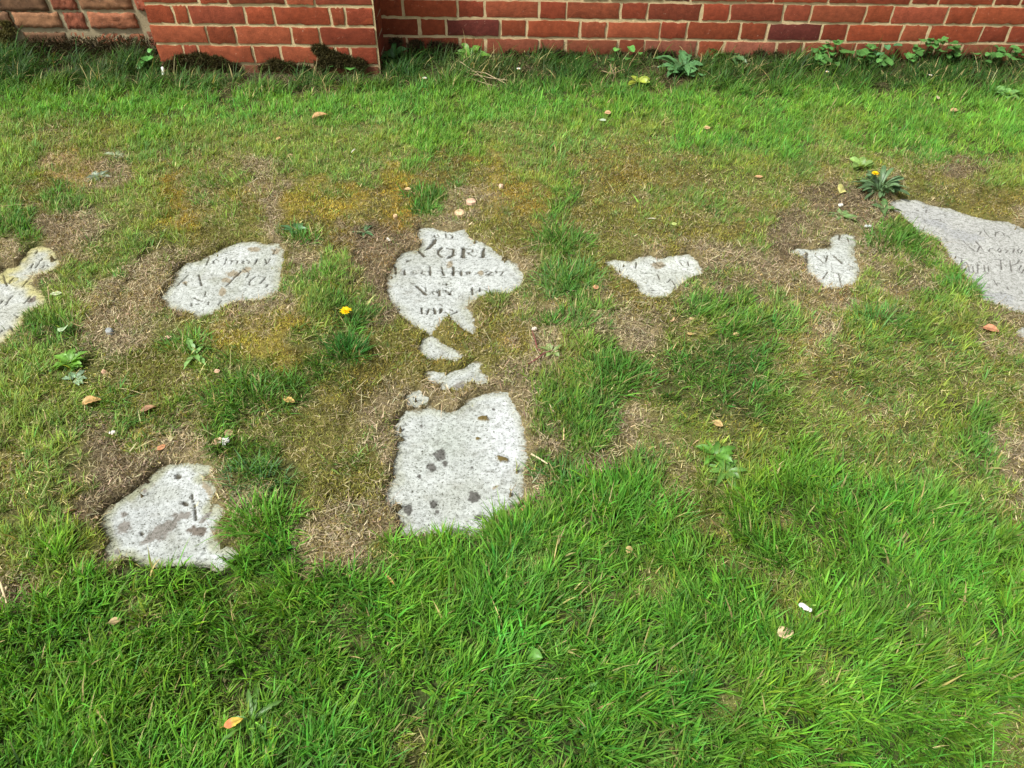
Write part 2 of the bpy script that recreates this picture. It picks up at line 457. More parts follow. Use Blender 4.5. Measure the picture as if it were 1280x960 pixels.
# ------------------------------------------------------------------ gravestones
def strokes_z(zx, zy, ox, oy, k, lst):
    return [([(ox + a / k, oy + b / k) for a, b in pts], wd) for pts, wd in lst]
ST = {}
ST['memory'] = strokes_z(0, 0, 180, 290, 6.4, [
 ([(522,200),(500,262)],6),([(598,228),(580,218),(560,230),(555,248),(572,252)],4),([(662,212),(645,256)],6),([(662,225),(690,222),(705,228),(695,254)],4),
 ([(705,235),(735,222),(752,230),(742,256)],6),([(800,228),(790,242),(800,252)],5),([(825,222),(845,232),(838,248)],5),([(908,212),(890,252)],6),([(905,222),(930,218)],4),
 ([(968,212),(985,250)],7),([(1010,214),(985,250),(965,262)],3),
 ([(352,340),(262,430)],7),([(438,335),(448,380),(462,428)],10),([(300,345),(262,352)],3),([(780,308),(655,435)],9),([(805,295),(845,325),(820,362)],8),
 ([(895,352),(845,395),(845,422)],9),([(920,350),(975,360),(930,410)],3),([(992,418),(975,440)],7),([(540,340),(590,338)],4),
 ([(495,472),(485,512)],7),([(405,522),(440,545),(472,552)],9),([(380,565),(382,595)],7),([(420,578),(448,580)],8),([(522,558),(512,585)],9),([(622,550),(600,575)],8),([(325,400),(340,425)],6),
 ([(655,172),(700,176)],5),([(1050,140),(1035,175)],6)])
ST['mid'] = strokes_z(0, 0, 440, 250, 4.173, [
 ([(432,180),(430,192),(446,195)],6),([(448,178),(455,190)],4),([(490,178),(492,196)],6),([(510,178),(528,186),(522,198)],6),([(560,178),(580,182)],4),
 ([(322,250),(345,262),(378,293)],12),([(435,205),(425,225),(398,250)],14),([(400,248),(380,262)],5),([(350,235),(378,232)],5),
 ([(470,248),(452,262),(450,280),(470,296)],10),([(500,250),(528,256),(530,284),(505,298)],11),([(572,250),(600,250)],6),([(582,250),(580,296)],14),([(568,296),(598,296)],5),
 ([(600,252),(632,256),(628,268),(604,272),(635,292)],6),([(668,250),(700,250)],6),([(690,250),(682,296)],12),([(668,297),(700,297)],5),([(735,248),(742,262)],5),([(740,270),(712,262)],3),
 ([(218,345),(232,350)],4),([(228,350),(228,385)],8),([(275,362),(275,388)],8),([(310,385),(325,380),(318,370),(308,376)],5),([(325,390),(340,380)],4),([(378,385),(362,382),(370,368),(385,370)],6),([(408,345),(408,390)],8),
 ([(450,368),(470,366),(482,390)],7),([(468,345),(475,375)],5),([(530,346),(528,392)],9),([(530,372),(545,366),(560,372)],4),([(570,368),(570,390)],8),([(602,386),(598,374),(615,370),(612,382)],7),([(640,388),(652,382)],4),
 ([(698,376),(715,368),(732,374),(700,390),(738,388)],7),([(748,370),(792,370),(776,390)],5),([(755,372),(752,380)],4),
 ([(340,448),(352,462),(386,490)],13),([(385,455),(388,475)],3),([(428,470),(418,480),(430,492)],6),([(442,470),(446,482)],5),([(458,468),(456,496)],10),([(470,470),(490,470)],4),([(490,470),(505,478),(518,492)],7),([(520,470),(505,490)],4),
 ([(493,432),(494,440)],8),([(480,437),(506,438)],4),([(628,458),(628,492)],9),([(668,455),(668,476)],6),([(668,462),(684,470)],5),([(700,458),(715,462)],5),([(738,470),(772,470)],5),([(800,468),(805,490)],5),
 ([(363,560),(365,592)],7),([(398,570),(392,598)],5),([(400,565),(415,572)],4),([(428,565),(434,592)],10),([(466,565),(460,590)],11),([(492,585),(510,600),(552,584)],7),([(515,570),(530,580)],5),([(458,540),(470,550)],5),
 ([(288,318),(304,314)],9),([(470,400),(500,402)],3),([(310,430),(330,436)],3)])
ST['far'] = strokes_z(0, 0, 1100, 230, 5.647, [
 ([(738,325),(755,355),(778,375)],7),([(715,335),(705,355)],3),([(820,335),(816,372)],5),([(820,345),(845,332),(868,340),(882,368)],5),([(905,365),(918,378)],3),
 ([(590,402),(630,440),(668,476)],9),([(678,405),(690,420),(712,442)],11),([(712,442),(735,480),(758,486)],6),([(685,480),(706,440)],2),([(800,452),(775,458),(770,475),(790,484)],5),([(845,450),(830,468),(845,482),(858,465),(845,450)],5),
 ([(885,455),(905,470),(890,484)],4),([(915,452),(950,460),(940,484)],4),([(985,455),(970,470),(990,490),(1008,470)],4),
 ([(578,525),(580,628)],5),([(565,522),(592,527)],3),([(585,560),(610,552),(622,572),(622,585)],6),([(625,580),(632,620),(660,628)],7),([(655,582),(660,622)],3),([(690,570),(692,628)],6),([(735,575),(742,622),(768,628)],6),([(765,580),(768,620)],3),
 ([(800,530),(905,538)],3),([(852,538),(858,602)],6),([(880,570),(890,585)],6),([(918,535),(930,618)],6),([(930,575),(970,560),(985,535)],4),([(1000,575),(982,600),(1000,628),(1020,600)],5),
 ([(230,200),(265,205)],6),([(255,235),(285,236)],7),([(262,185),(270,190)],6),([(330,180),(325,200)],5),([(420,208),(448,212)],6),([(425,250),(435,262)],4),([(375,252),(410,250)],3),([(330,348),(350,352)],5),([(365,340),(400,338),(420,355)],3),
 ([(805,680),(830,720)],4),([(820,700),(850,705)],3),([(760,730),(800,735)],3),([(850,765),(865,775)],4),([(900,720),(905,745)],3),([(760,800),(770,820)],5),([(120,178),(150,185)],6)])
ST['right_b'] = strokes_z(0, 0, 720, 200, 3.368, [
 ([(972,388),(970,462)],9),([(1008,402),(1025,415),(1044,434)],5),([(1044,400),(1052,412)],3),([(1085,400),(1100,415),(1122,436)],7),([(1060,400),(1052,430)],3),([(1105,478),(1112,505),(1118,530)],4),([(1112,315),(1108,335)],5),
 ([(1142,322),(1150,342)],6),([(1125,325),(1135,330)],3),([(1060,470),(1040,500)],3),([(1150,440),(1165,452)],3)])
ST['right_a'] = strokes_z(0, 0, 720, 200, 3.368, [
 ([(330,428),(352,446),(380,440)],6),([(280,476),(325,476)],2.5),([(308,548),(345,548)],3),([(345,480),(352,500)],3),([(405,505),(420,530),(412,545)],4),([(440,430),(450,445)],3),([(470,425),(478,445)],3),([(255,430),(252,455)],3),([(400,500),(385,515)],3)])
ST['left'] = strokes_z(0, 0, 0, 290, 6.4, [
 ([(345,215),(325,235),(285,292)],7),([(268,255),(248,288)],6),([(358,262),(340,290)],6),([(378,262),(390,278)],5),([(300,150),(290,175)],8),([(262,340),(225,385),(182,442)],8),([(102,505),(75,540),(46,585)],7),([(245,508),(222,540),(195,568)],9),
 ([(0,643),(102,645)],7),([(-60,640),(0,643)],6),([(85,755),(108,802)],9),([(18,785),(0,803)],9),([(28,345),(42,395),(60,432)],7),([(108,370),(75,412)],5),([(35,820),(52,838)],5),([(120,665),(148,675),(135,690)],6),([(260,535),(240,550)],8),([(0,575),(25,545)],4),([(0,385),(20,375)],4)])
ST['low'] = strokes_z(0, 0, 60, 530, 3.765, [
 ([(678,335),(680,348)],9),([(684,360),(685,368)],7),([(690,378),(690,392)],9),([(692,402),(693,420)],9),([(695,430),(695,450)],8),([(605,240),(620,250)],18),([(640,368),(650,378)],14),([(436,510),(446,518)],11)])
# dark lichen, dirt and moss spots: photo x, y, radius x, radius y, tilt (deg), kind
SPOTS = {
 'mid': [(551,568,8.5,9,0,'d'),(556,579,4,4,0,'d'),(540,584,6.5,5.5,0,'d'),(524.5,595,3.5,3,0,'d'),(593,621,9.5,7,0,'d'),(542,629,5.5,6,0,'d'),(547,639,3,2.5,0,'d'),(510,637,6.5,8,0,'d'),(604,524,6.5,4,0,'m'),(628,575,6.5,4,10,'m'),
         (601,647,8,4,0,'d'),(574,667,13,6,0,'g'),(562,330,4,4,0,'t'),(601,341,3,2.5,0,'t'),(575,482,8,5,0,'g'),(527,532,2.2,2.2,0,'d'),(617,512,2.5,2,0,'d'),(590,585,2,2,0,'d'),(597,549,3,2,0,'m'),(620,609,5,1.5,-30,'t')],
 'low': [(156,659,10,7,-35,'g'),(200,665,24,8,-32,'g'),(227,645,11,5,-10,'g'),(246,664,11,6,0,'d2'),(256,648,9,3,-45,'g'),(215,655,7,3,-20,'g'),(154,643,4,4,0,'g'),(147,690,4,4,0,'g'),(181,614,3,3,0,'g'),(260,612,10,4,60,'t')],
 'memory': [(292,342,9,4,-10,'t'),(283,350,6,3,0,'t'),(308,337,6,3,-20,'t'),(345,314,5,4,0,'t'),(231,353,3,2,0,'t'),(318,312,8,3,0,'t'),(278,365,4,5,0,'t')],
 'left': [(44,348,4,2.5,0,'t'),(40,375,6,3,-40,'d2'),(10,350,12,5,0,'y')],
 'far': [(1205,295,22,6,12,'g2'),(1170,280,18,4,15,'g2'),(1250,372,18,6,10,'g2')],
 'right_a': [(823,331,8,4,0,'t')], 'right_b': [],
}
SLABS = {  # patches uncovering it, corners of the buried slab in photo points
 'left': (['left'], (-160, 275, 90, 480)), 'memory': (['memory'], (190, 290, 365, 405)),
 'mid': (['mid_a', 'mid_b', 'mid_c', 'mid_d', 'mid_e', 'mid_f'], (478, 278, 662, 682)),
 'right_a': (['right_a'], (752, 308, 886, 384)), 'right_b': (['right_b'], (990, 285, 1080, 372)),
 'far': (['far_a', 'far_b'], (1098, 240, 1450, 440)), 'low': (['low'], (118, 568, 312, 722)),
}
SLAB_INFO = {
 'left': ('worn gravestone with yellow lichen rim, cut off by the left edge of the photo', (.50,.51,.45), 0.0015),
 'memory': ('flat gravestone patch carved with the word memory, left of the central inscribed stone', (.52,.54,.50), 0.0015),
 'mid': ('central flat gravestone with bold worn letters above and a blank dark-spotted lower end', (.54,.56,.53), 0.0012),
 'right_a': ('small blank white fragment of gravestone shaped like a wedge, right of the central stone', (.60,.62,.57), 0.0022),
 'right_b': ('small white gravestone fragment with a few slanting cut strokes, beside the dark grass tuft', (.58,.60,.56), 0.0020),
 'far': ('large smooth grey gravestone with thin lettering below the grey-green weed rosette', (.50,.50,.465), 0.0008),
 'low': ('pale gravestone patch with grey blotches and a row of black dots, nearest the lush grass', (.55,.57,.55), 0.0015),
}
YL = {'left': 1.0, 'low': 0.45, 'memory': 0.2, 'mid': 0.12, 'right_a': 0.1, 'right_b': 0.1, 'far': 0.05}
for key, (pats, (u0, v0, u1, v1)) in SLABS.items():
    cx, cy = ground(np.array([u0, u1, u0, u1]), np.array([v0, v0, v1, v1]))
    x0, x1, y0, y1 = min(cx), max(cx), min(cy), max(cy)
    P = np.concatenate([PATCHW[k] for k in pats])
    x0, x1, y0, y1 = P[:, 0].min() - .03, P[:, 0].max() + .03, P[:, 1].min() - .03, P[:, 1].max() + .03
    h = 0.0021
    ax = np.linspace(x0, x1, int((x1 - x0) / h)); ay = np.linspace(y0, y1, int((y1 - y0) / h))
    X, Y = np.meshgrid(ax, ay); fx_, fy_ = X.ravel(), Y.ravel()
    lab, basec, rough = SLAB_INFO[key]
    z = rough * fbm(fx_, fy_, 28, 70, 4) + 0.002 * fbm(fx_, fy_, 5, 75, 2)
    col = np.tile(np.array(basec), (len(fx_), 1))
    mott = fbm(fx_, fy_, 14, 80, 4)
    if key == 'memory': # greener, flaky lichen over the carved band
        col *= (1 + 0.10 * mott)[:, None]
        col = col + (smooth(0.0, 0.5, fbm(fx_, fy_, 18, 83, 3)) * 0.35)[:, None] * (np.array((.40,.42,.33)) - col)
    else:
        col *= (1 + 0.12 * mott)[:, None]
    if key == 'mid':    # worn greenish-grey centre of the lower half, white right edge
        uu, vv = photo_uv(fx_, fy_)
        t = np.exp(-(((uu - 562) / 45) ** 2 + ((vv - 560) / 45) ** 2)) * (0.6 + 0.5 * mott)
        col = col + np.clip(t, 0, 1)[:, None] * (np.array((.40,.43,.37)) - col) * 0.8
        t = np.exp(-(((uu - 632) / 20) ** 2 + ((vv - 545) / 50) ** 2))
        col = col + t[:, None] * (np.array((.66,.68,.68)) - col)
    st_ = smooth(0.05, 0.55, fbm(fx_, fy_, 9, 85, 4)); st2 = smooth(0.15, 0.6, fbm(fx_, fy_, 34, 87, 4))
    if key != 'far':
        col = col + (st_ * .45)[:, None] * (np.array((.37, .38, .31)) - col) + (st2 * .30)[:, None] * (np.array((.30, .29, .24)) - col)
        wl_ = smooth(0.1, 0.5, fbm(fx_, fy_, 20, 89, 4)); col = col + (wl_ * .45)[:, None] * (np.array((.66, .68, .66)) - col)
    else:
        col = col + (st_ * .30)[:, None] * (np.array((.36, .37, .37)) - col)
    # rim lichen / algae
    de = np.full(fx_.shape, 1.0)
    for k in pats: de = np.minimum(de, sdf_poly(fx_, fy_, PATCHW[k]))
    rimn = fbm(fx_, fy_, 22, 90, 3)
    rim = smooth(-0.020, 0.0, de + rimn * 0.014)
    rc = np.array((.50,.45,.17)) if key == 'left' else np.array((.34,.34,.17))
    if key == 'left': rim = smooth(-0.050, 0.0, de + rimn * 0.03) * smooth(-0.9, -1.0, -fy_ * 0.75 + 0.3)*0.0 + smooth(-0.045, 0.004, de + rimn * 0.03) * .85
    k_ = min(1.0, YL[key] + 0.15)
    col = col + (rim * k_)[:, None] * (rc - col)
    # spots
    for (su, sv, rx, ry, an, kd) in SPOTS[key]:
        uu, vv = photo_uv(fx_, fy_)
        ca, sa = math.cos(R(an)), math.sin(R(an))
        du = uu - su; dv = vv - sv
        rx, ry = (rx * .86, ry * .86) if kd == 'd' else (rx, ry)
        e = np.sqrt(((du * ca + dv * sa) / rx) ** 2 + ((-du * sa + dv * ca) / ry) ** 2) + fbm(fx_, fy_, 110, 95, 3) * 0.45
        e = e + fbm(fx_, fy_, 260, 96, 2) * .35; t = smooth(1.25, 0.80, e)
        tgt = {'d': (.14,.135,.12), 'd2': (.20,.17,.14), 'g': (.27,.25,.22), 'g2': (.36,.37,.38), 'm': (.16,.12,.04), 't': (.36,.31,.22), 'y': (.50,.46,.22)}[kd]
        col = col + (t * (1.0 if kd != 'g2' else .5))[:, None] * (np.array(tgt) - col)
        if kd == 'm': z += 0.004 * t
    film = smooth(-0.004, 0.0, de - .007 + fbm(fx_, fy_, 40, 93, 3) * 0.010 + (vnoise(fx_ * 330, fy_ * 330, 94) - .5) * .012)     # thin film of soil at the rim
    col = col + (film * .85)[:, None] * (np.array((.20, .165, .09)) - col)
    # carved strokes
    for pts, wd in ST[key]:
        pts = np.array(pts, float)
        kz = {'memory': 6.4, 'mid': 4.173, 'far': 5.647, 'right_b': 3.368, 'right_a': 3.368, 'left': 6.4, 'low': 3.765}[key]
        sx, sy = ground(pts[:, 0], pts[:, 1])
        cu = pts.mean(0)
        a_, b_ = G1(cu[0], cu[1]); a2, b2 = G1(cu[0] + 1, cu[1])
        hw = wd / kz * 0.5 * (a2 - a_)
        hw = max(hw * 1.3, 0.0018)
        lo = (sx.min() - .02, sy.min() - .02); hi = (sx.max() + .02, sy.max() + .02)
        m = np.where((fx_ > lo[0]) & (fx_ < hi[0]) & (fy_ > lo[1]) & (fy_ < hi[1]))[0]
        if not len(m): continue
        dmin = np.full(len(m), 1.0)
        for i in range(len(sx) - 1):
            ex, ey = sx[i + 1] - sx[i], sy[i + 1] - sy[i]
            t = np.clip(((fx_[m] - sx[i]) * ex + (fy_[m] - sy[i]) * ey) / (ex * ex + ey * ey + 1e-12), 0, 1)
            dmin = np.minimum(dmin, np.hypot(fx_[m] - sx[i] - t * ex, fy_[m] - sy[i] - t * ey))
        wear = fbm(fx_[m], fy_[m], 120, 99, 2)
        t = smooth(hw * 1.35, hw * 0.65, dmin + wear * hw * 0.6)
        z[m] -= t * (0.0050 if key != 'far' else 0.0030)
        dirt = np.array((.085, .072, .045)) if key != 'far' else np.array((.15, .14, .125))
        col[m] = col[m] + (t * 0.92)[:, None] * (dirt - col[m])
    nxx, nyy = len(ax), len(ay)
    idx = np.arange(nxx * nyy).reshape(nyy, nxx)
    F = np.stack([idx[:-1, :-1].ravel(), idx[:-1, 1:].ravel(), idx[1:, 1:].ravel(), idx[1:, :-1].ravel()], 1)
    # sides and underside
    border = np.concatenate([idx[0, :], idx[1:, -1], idx[-1, -2::-1], idx[-2:0:-1, 0]])
    V = np.stack([fx_, fy_, z], 1); nb = len(border)
    low = V[border].copy(); low[:, 2] = -0.09
    V = np.concatenate([V, low, [[(x0 + x1) / 2, (y0 + y1) / 2, -0.09]]])
    col = np.concatenate([col, np.full((nb + 1, 3), 0.35)])
    n0 = nxx * nyy; j = np.arange(nb); j2 = (j + 1) % nb
    F4 = np.stack([border[j2], border[j], n0 + j, n0 + j2], 1)
    F3 = np.stack([n0 + j2, n0 + j, np.full(nb, n0 + nb)], 1)
    c0 = np.array([(x0 + x1) / 2, (y0 + y1) / 2, 0])
    o = new_mesh('gravestone', V - c0, [np.concatenate([F, F4]), F3], M_STONE, None, {'col': np.clip(col * (.71 if key != 'far' else .67) * np.array((.965, 1.0, 1.02)), 0.01, 1)})
    o.location = c0
    tag(o, lab, 'gravestone', 'old gravestones half buried in the turf')

# ------------------------------------------------------------------ blades
def blades(x, y, z, L, wd, azm, t0, curl, col, name, mat, nseg=3, tipk=None, twist=0.0, parent=None, off=None):
    """one ribbon per blade: azm = lean direction, t0 = tilt from upright at the root, curl = extra tilt to the tip"""
    n = len(x)
    levels = np.linspace(0, 1, nseg + 1)
    ca, sa = np.cos(azm), np.sin(azm)
    tw = azm + np.pi / 2 + rng.normal(0, 1, n) * twist
    px, py, pz = x.copy(), y.copy(), z.copy()
    sx, sy = np.cos(tw), np.sin(tw)
    V = np.zeros((n, nseg * 2 + 1, 3), np.float32)
    prof = 1 - levels ** 2.2
    for k in range(nseg):
        hw = wd * 0.5 * max(prof[k], 0.25)
        V[:, 2 * k, 0] = px - sx * hw; V[:, 2 * k, 1] = py - sy * hw; V[:, 2 * k, 2] = pz
        V[:, 2 * k + 1, 0] = px + sx * hw; V[:, 2 * k + 1, 1] = py + sy * hw; V[:, 2 * k + 1, 2] = pz
        th = t0 + curl * (k + 0.5) / nseg
        st = L / nseg
        px = px + ca * np.sin(th) * st; py = py + sa * np.sin(th) * st; pz = pz + np.cos(th) * st
    V[:, -1, 0] = px; V[:, -1, 1] = py; V[:, -1, 2] = pz
    nv = nseg * 2 + 1
    b = (np.arange(n) * nv)[:, None]
    quads = [b + np.array([[2 * k, 2 * k + 1, 2 * k + 3, 2 * k + 2]]) for k in range(nseg - 1)]
    tri = b + np.array([[2 * nseg - 2, 2 * nseg - 1, 2 * nseg]])
    C = np.repeat(col[:, None, :], nv, 1)
    if tipk is not None:   # dry tips / pale sheaths are the blades' own colour
        C[:, -1] = C[:, -1] * (1 - tipk[:, None]) + np.array((.36, .30, .12)) * tipk[:, None]
        C[:, :2] = C[:, :2] * 0.8 + np.array((.26, .30, .10)) * 0.2
    V = V.reshape(-1, 3)
    if off is not None: V = V - np.array(off, np.float32)
    F = ([np.concatenate(quads)] if quads else []) + [tri]
    return new_mesh(name, V, F, mat, parent, {'col': C.reshape(-1, 3)})

def spread(density, ylo=0.30, yhi=3.34):
    """points of the lawn within sight of the camera and a step to either side"""
    out = []
    wmax = 0.95 + 0.62 * yhi
    n = int(density * 2 * wmax * (yhi - ylo))
    x = rng.uniform(-wmax, wmax, n); y = rng.uniform(ylo, yhi, n)
    m = np.abs(x) < 0.95 + 0.60 * y
    return x[m], y[m]

def behind_wall(x, y):
    return (y > WALL_Y - 0.01) | ((x > PIER_X0 - 0.01) & (x < PIER_X1 + 0.01) & (y > PIER_Y - 0.01))

PIER_Y = WALL_Y - 0.215
_px = on_wall(np.array([187., 467.]), np.array([32., 32.]), PIER_Y)[0]
PIER_X0, PIER_X1 = float(_px[0]), float(_px[1])

def jitter(c, n, s=0.12, s2=0.06):
    k = 1 + rng.normal(0, s, (n, 1)); q = 1 + rng.normal(0, s2, (n, 3))
    return np.clip(c * k * q, 0.004, 0.9)

# green grass, grown in small tufts
tx, ty = spread(5000)
Wt = kinds(tx, ty)
pg = Wt @ P_GREEN
def bare_foot(x, y):
    "how far the dark bank left of the pier and the litter at the pier foot keep the grass out"
    a = smooth(PIER_X0 - .72, PIER_X0 - .60, x) * (1 - smooth(PIER_X0 + .0, PIER_X0 + .05, x)) * smooth(WALL_Y - .20, WALL_Y - .10, y)
    b = smooth(PIER_X0 - .02, PIER_X0 + .03, x) * (1 - smooth(PIER_X1, PIER_X1 + .06, x)) * smooth(PIER_Y - .12, PIER_Y - .05, y)
    return np.maximum(a, b)
pg = pg * (1 - .85 * bare_foot(tx, ty)) * (1 - .5 * smooth(WALL_Y - .13, WALL_Y - .02, ty))
patchy = fbm(tx, ty, 15, 120, 3) * 1.35
lenk = 1 + 0.35 * fbm(tx, ty, 5, 130, 3) + .35 * fbm(tx, ty, 17, 131, 2)
mid_ = 1 - Wt[:, 0]
low = 1 - smooth(0.55, 0.95, pg)
keep = rng.uniform(0, 1, len(tx)) < np.clip(pg * (1 + low * patchy * 1.9) * (1 - mid_ * smooth(.1, .5, -patchy) * .65), 0, 1.2)
tx, ty, Wt, lenk = tx[keep], ty[keep], Wt[keep], lenk[keep]
nb = rng.integers(9, 17, len(tx))
flow = fbm(tx, ty, 2.2, 140, 2) * 3.6 + 0.4
ti = np.repeat(np.arange(len(tx)), nb)
n = len(ti)
rad = 0.012 * np.sqrt(rng.uniform(0, 1, n)); ang = rng.uniform(0, 2 * np.pi, n)
bx = tx[ti] + rad * np.cos(ang); by = ty[ti] + rad * np.sin(ang)
d = patch_d(bx, by)
Wb = Wt[ti]
m = (d > 0.006) & ~behind_wall(bx, by)
bx, by, ti, ang, d, Wb = bx[m], by[m], ti[m], ang[m], d[m], Wb[m]
n = len(bx)
L = (Wb @ P_LEN) * lenk[ti] * rng.lognormal(0, 0.28, n) * np.clip(0.55 + d * 9, 0.55, 1)
fl = np.where(by > 2.3, 0.9 + 0.5 * fbm(bx, by, 2, 150, 2), flow[ti])
wfl = np.where(by > 2.3, 0.9, 0.75)
vx = np.cos(ang) * 0.9 + np.cos(fl) * wfl + rng.normal(0, 0.55, n); vy = np.sin(ang) * 0.9 + np.sin(fl) * wfl + rng.normal(0, 0.55, n)
azm = np.arctan2(vy, vx)
wl = Wb[:, LONG] + Wb[:, LITTER]
t0 = np.clip(np.abs(rng.normal(0.45, 0.28, n)) + wl * np.abs(rng.normal(0, .35, n)), 0.02, 1.35); curl = np.abs(rng.normal(0.7, 0.35, n)) + wl * rng.uniform(0, .9, n)
wd = rng.lognormal(np.log(0.0024), 0.30, n) * np.clip(L / 0.035, 0.65, 1.25)
tuftc = rng.normal(1, 0.13, (len(tx), 1)) * (1 + 0.16 * fbm(tx, ty, 4, 160, 3) + .26 * fbm(tx, ty, 18, 161, 2))[:, None]
hue = rng.normal(0, 0.10, (len(tx), 1)) + 0.18 * fbm(tx, ty, 7, 170, 3)[:, None]
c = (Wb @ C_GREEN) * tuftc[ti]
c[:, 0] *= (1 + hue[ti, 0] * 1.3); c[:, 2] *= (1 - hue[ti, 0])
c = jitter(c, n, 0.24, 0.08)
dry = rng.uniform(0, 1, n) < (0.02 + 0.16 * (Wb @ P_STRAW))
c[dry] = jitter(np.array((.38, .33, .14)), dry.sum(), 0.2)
z = turf_z(bx, by, d) - 0.003
NEAR = by < 3.0
wallside = (Wb[:, LONG] + Wb[:, LITTER]) > 0.5
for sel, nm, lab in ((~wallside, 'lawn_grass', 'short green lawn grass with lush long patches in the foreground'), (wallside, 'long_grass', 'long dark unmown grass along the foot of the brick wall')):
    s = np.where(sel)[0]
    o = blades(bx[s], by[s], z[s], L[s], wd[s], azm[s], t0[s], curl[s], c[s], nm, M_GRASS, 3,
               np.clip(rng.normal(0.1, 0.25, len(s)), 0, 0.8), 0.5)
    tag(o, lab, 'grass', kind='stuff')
print('green blades', n)

# moss: very short dense shoots
x, y = spread(95000)
Wm = kinds(x, y)
pm = (Wm @ P_MOSS)
mm = fbm(x, y, 11, 200, 4)
keep = rng.uniform(0, 1, len(x)) < np.clip(pm * (0.85 + 0.9 * mm), 0, 1)
x, y, Wm, mm = x[keep], y[keep], Wm[keep], mm[keep]
d = patch_d(x, y)
keep = (d > 0.001) & ~behind_wall(x, y)
x, y, Wm, mm, d = x[keep], y[keep], Wm[keep], mm[keep], d[keep]
n = len(x)
c = (Wm @ C_MOSS) * 1.12
tone = fbm(x, y, 9, 210, 3) * 1.1 + 1.1 * fbm(x, y, 45, 212, 3)
tone = np.clip(tone, -1.9, 1.3)
c = c * (1 + 0.35 * tone)[:, None]
c[:, 0] *= 1 + 0.25 * fbm(x, y, 6, 215, 2)
c = jitter(c, n, 0.34, 0.08)
z = turf_z(x, y, d) - 0.001 + 0.006 * np.clip(mm, 0, 1)
o = blades(x, y, z, rng.uniform(0.004, 0.0125, n), rng.uniform(0.0013, 0.0026, n), rng.uniform(0, 6.28, n),
           np.abs(rng.normal(0.5, 0.35, n)), rng.normal(0.5, 0.4, n), c, 'moss', M_MOSS, 2, None, 1.0)
tag(o, 'low olive and ochre moss between the gravestones', 'moss', kind='stuff')
print('moss', n)

# dead grass lying flat
x, y = spread(48000)
Ws = kinds(x, y)
ps = Ws @ P_STRAW
keep = rng.uniform(0, 1, len(x)) < np.clip(ps * (0.85 + 0.9 * fbm(x, y, 13, 220, 4)), 0, 1)
x, y, Ws = x[keep], y[keep], Ws[keep]
d = patch_d(x, y)
keep = (d > 0.004) & ~behind_wall(x, y)
x, y, Ws, d = x[keep], y[keep], Ws[keep], d[keep]
n = len(x)
c = jitter(Ws @ C_STRAW, n, 0.28, 0.06)
dk = rng.uniform(0, 1, n) < 0.40
c[dk] *= np.array((.42, .40, .42))
z = turf_z(x, y, d) + rng.uniform(0.000, 0.009, n)
o = blades(x, y, z, rng.lognormal(np.log(0.0135), 0.5, n), rng.lognormal(np.log(0.00115), .38, n), rng.uniform(0, 6.28, n),
           rng.normal(1.30, 0.24, n), rng.normal(0.25, 0.5, n), c, 'dead_grass', M_STRAW, 3, None, 0.5)
tag(o, 'dry straw coloured dead grass littering the bare soil', 'dead grass', kind='stuff')
print('straw', n)

# ------------------------------------------------------------------ brick wall
wall = empty('brick_wall', (0, WALL_Y, 0))
tag(wall, 'red brick wall with pale mortar joints behind the lawn', 'wall')

def brick(mb, xa, xb, za, zb, yf, depth, c, nxs=9, nzs=4, jit=0.0015, axis_='y', rnd=0.0010):
    """one brick: rounded, slightly irregular front and plain sides; axis 'x' = face looking along +X"""
    us = np.linspace(0, 1, nxs + 1); vs = np.linspace(0, 1, nzs + 1)
    e = min(0.004 / (xb - xa), 0.2); us[1] = e; us[-2] = 1 - e
    e = min(0.004 / (zb - za), 0.2); vs[1] = e; vs[-2] = 1 - e
    U, Vv = np.meshgrid(us, vs)
    X = xa + U * (xb - xa); Z = za + Vv * (zb - za)
    edge = (U == 0) | (U == 1) | (Vv == 0) | (Vv == 1)
    Y = np.full(X.shape, yf) + np.where(edge, rnd, 0) + rng.normal(0, jit * (.5 if rnd > .002 else .15), X.shape)
    X = X + np.where(edge, rng.normal(0, jit, X.shape), 0); Z = Z + np.where(edge, rng.normal(0, jit, X.shape), 0)
    tilt = rng.normal(0, 0.0012)
    Y = Y + tilt * (U - 0.5)
    V = np.stack([X.ravel(), Y.ravel(), Z.ravel()], 1)
    w_, h_ = nxs + 1, nzs + 1
    idx = np.arange(w_ * h_).reshape(h_, w_)
    F = np.stack([idx[:-1, :-1].ravel(), idx[:-1, 1:].ravel(), idx[1:, 1:].ravel(), idx[1:, :-1].ravel()], 1)
    border = np.concatenate([idx[0, :], idx[1:, -1], idx[-1, -2::-1], idx[-2:0:-1, 0]])
    bk = V[border].copy(); bk[:, 1] = yf + depth
    n0 = len(V); nbb = len(border); j = np.arange(nbb); j2 = (j + 1) % nbb
    V = np.concatenate([V, V[border], bk])
    F = np.concatenate([F, np.stack([n0 + j2, n0 + j, n0 + nbb + j, n0 + nbb + j2], 1)])
    if axis_ == 'x':
        V = np.stack([-V[:, 1], V[:, 0], V[:, 2]], 1)
    mb.add(V, F, c)

REDS = [(.285,.060,.024),(.30,.068,.027),(.255,.052,.023),(.31,.078,.034),(.27,.062,.030),(.15,.034,.024),(.30,.095,.055)]
REDW = [6, 6, 5, 4, 4, 1.3, .5]
def brick_col():
    c = np.array(random.choices(REDS, REDW)[0])
    return c * (1 + random.gauss(0, .13)) * 0.80
COURSE = 0.075
def z_of(v, y, u=640):
    return float(on_wall(np.array([float(u)]), np.array([float(v)]), y)[1][0])
def x_of(u, v, y):
    return float(on_wall(np.array([float(u)]), np.array([float(v)]), y)[0][0])

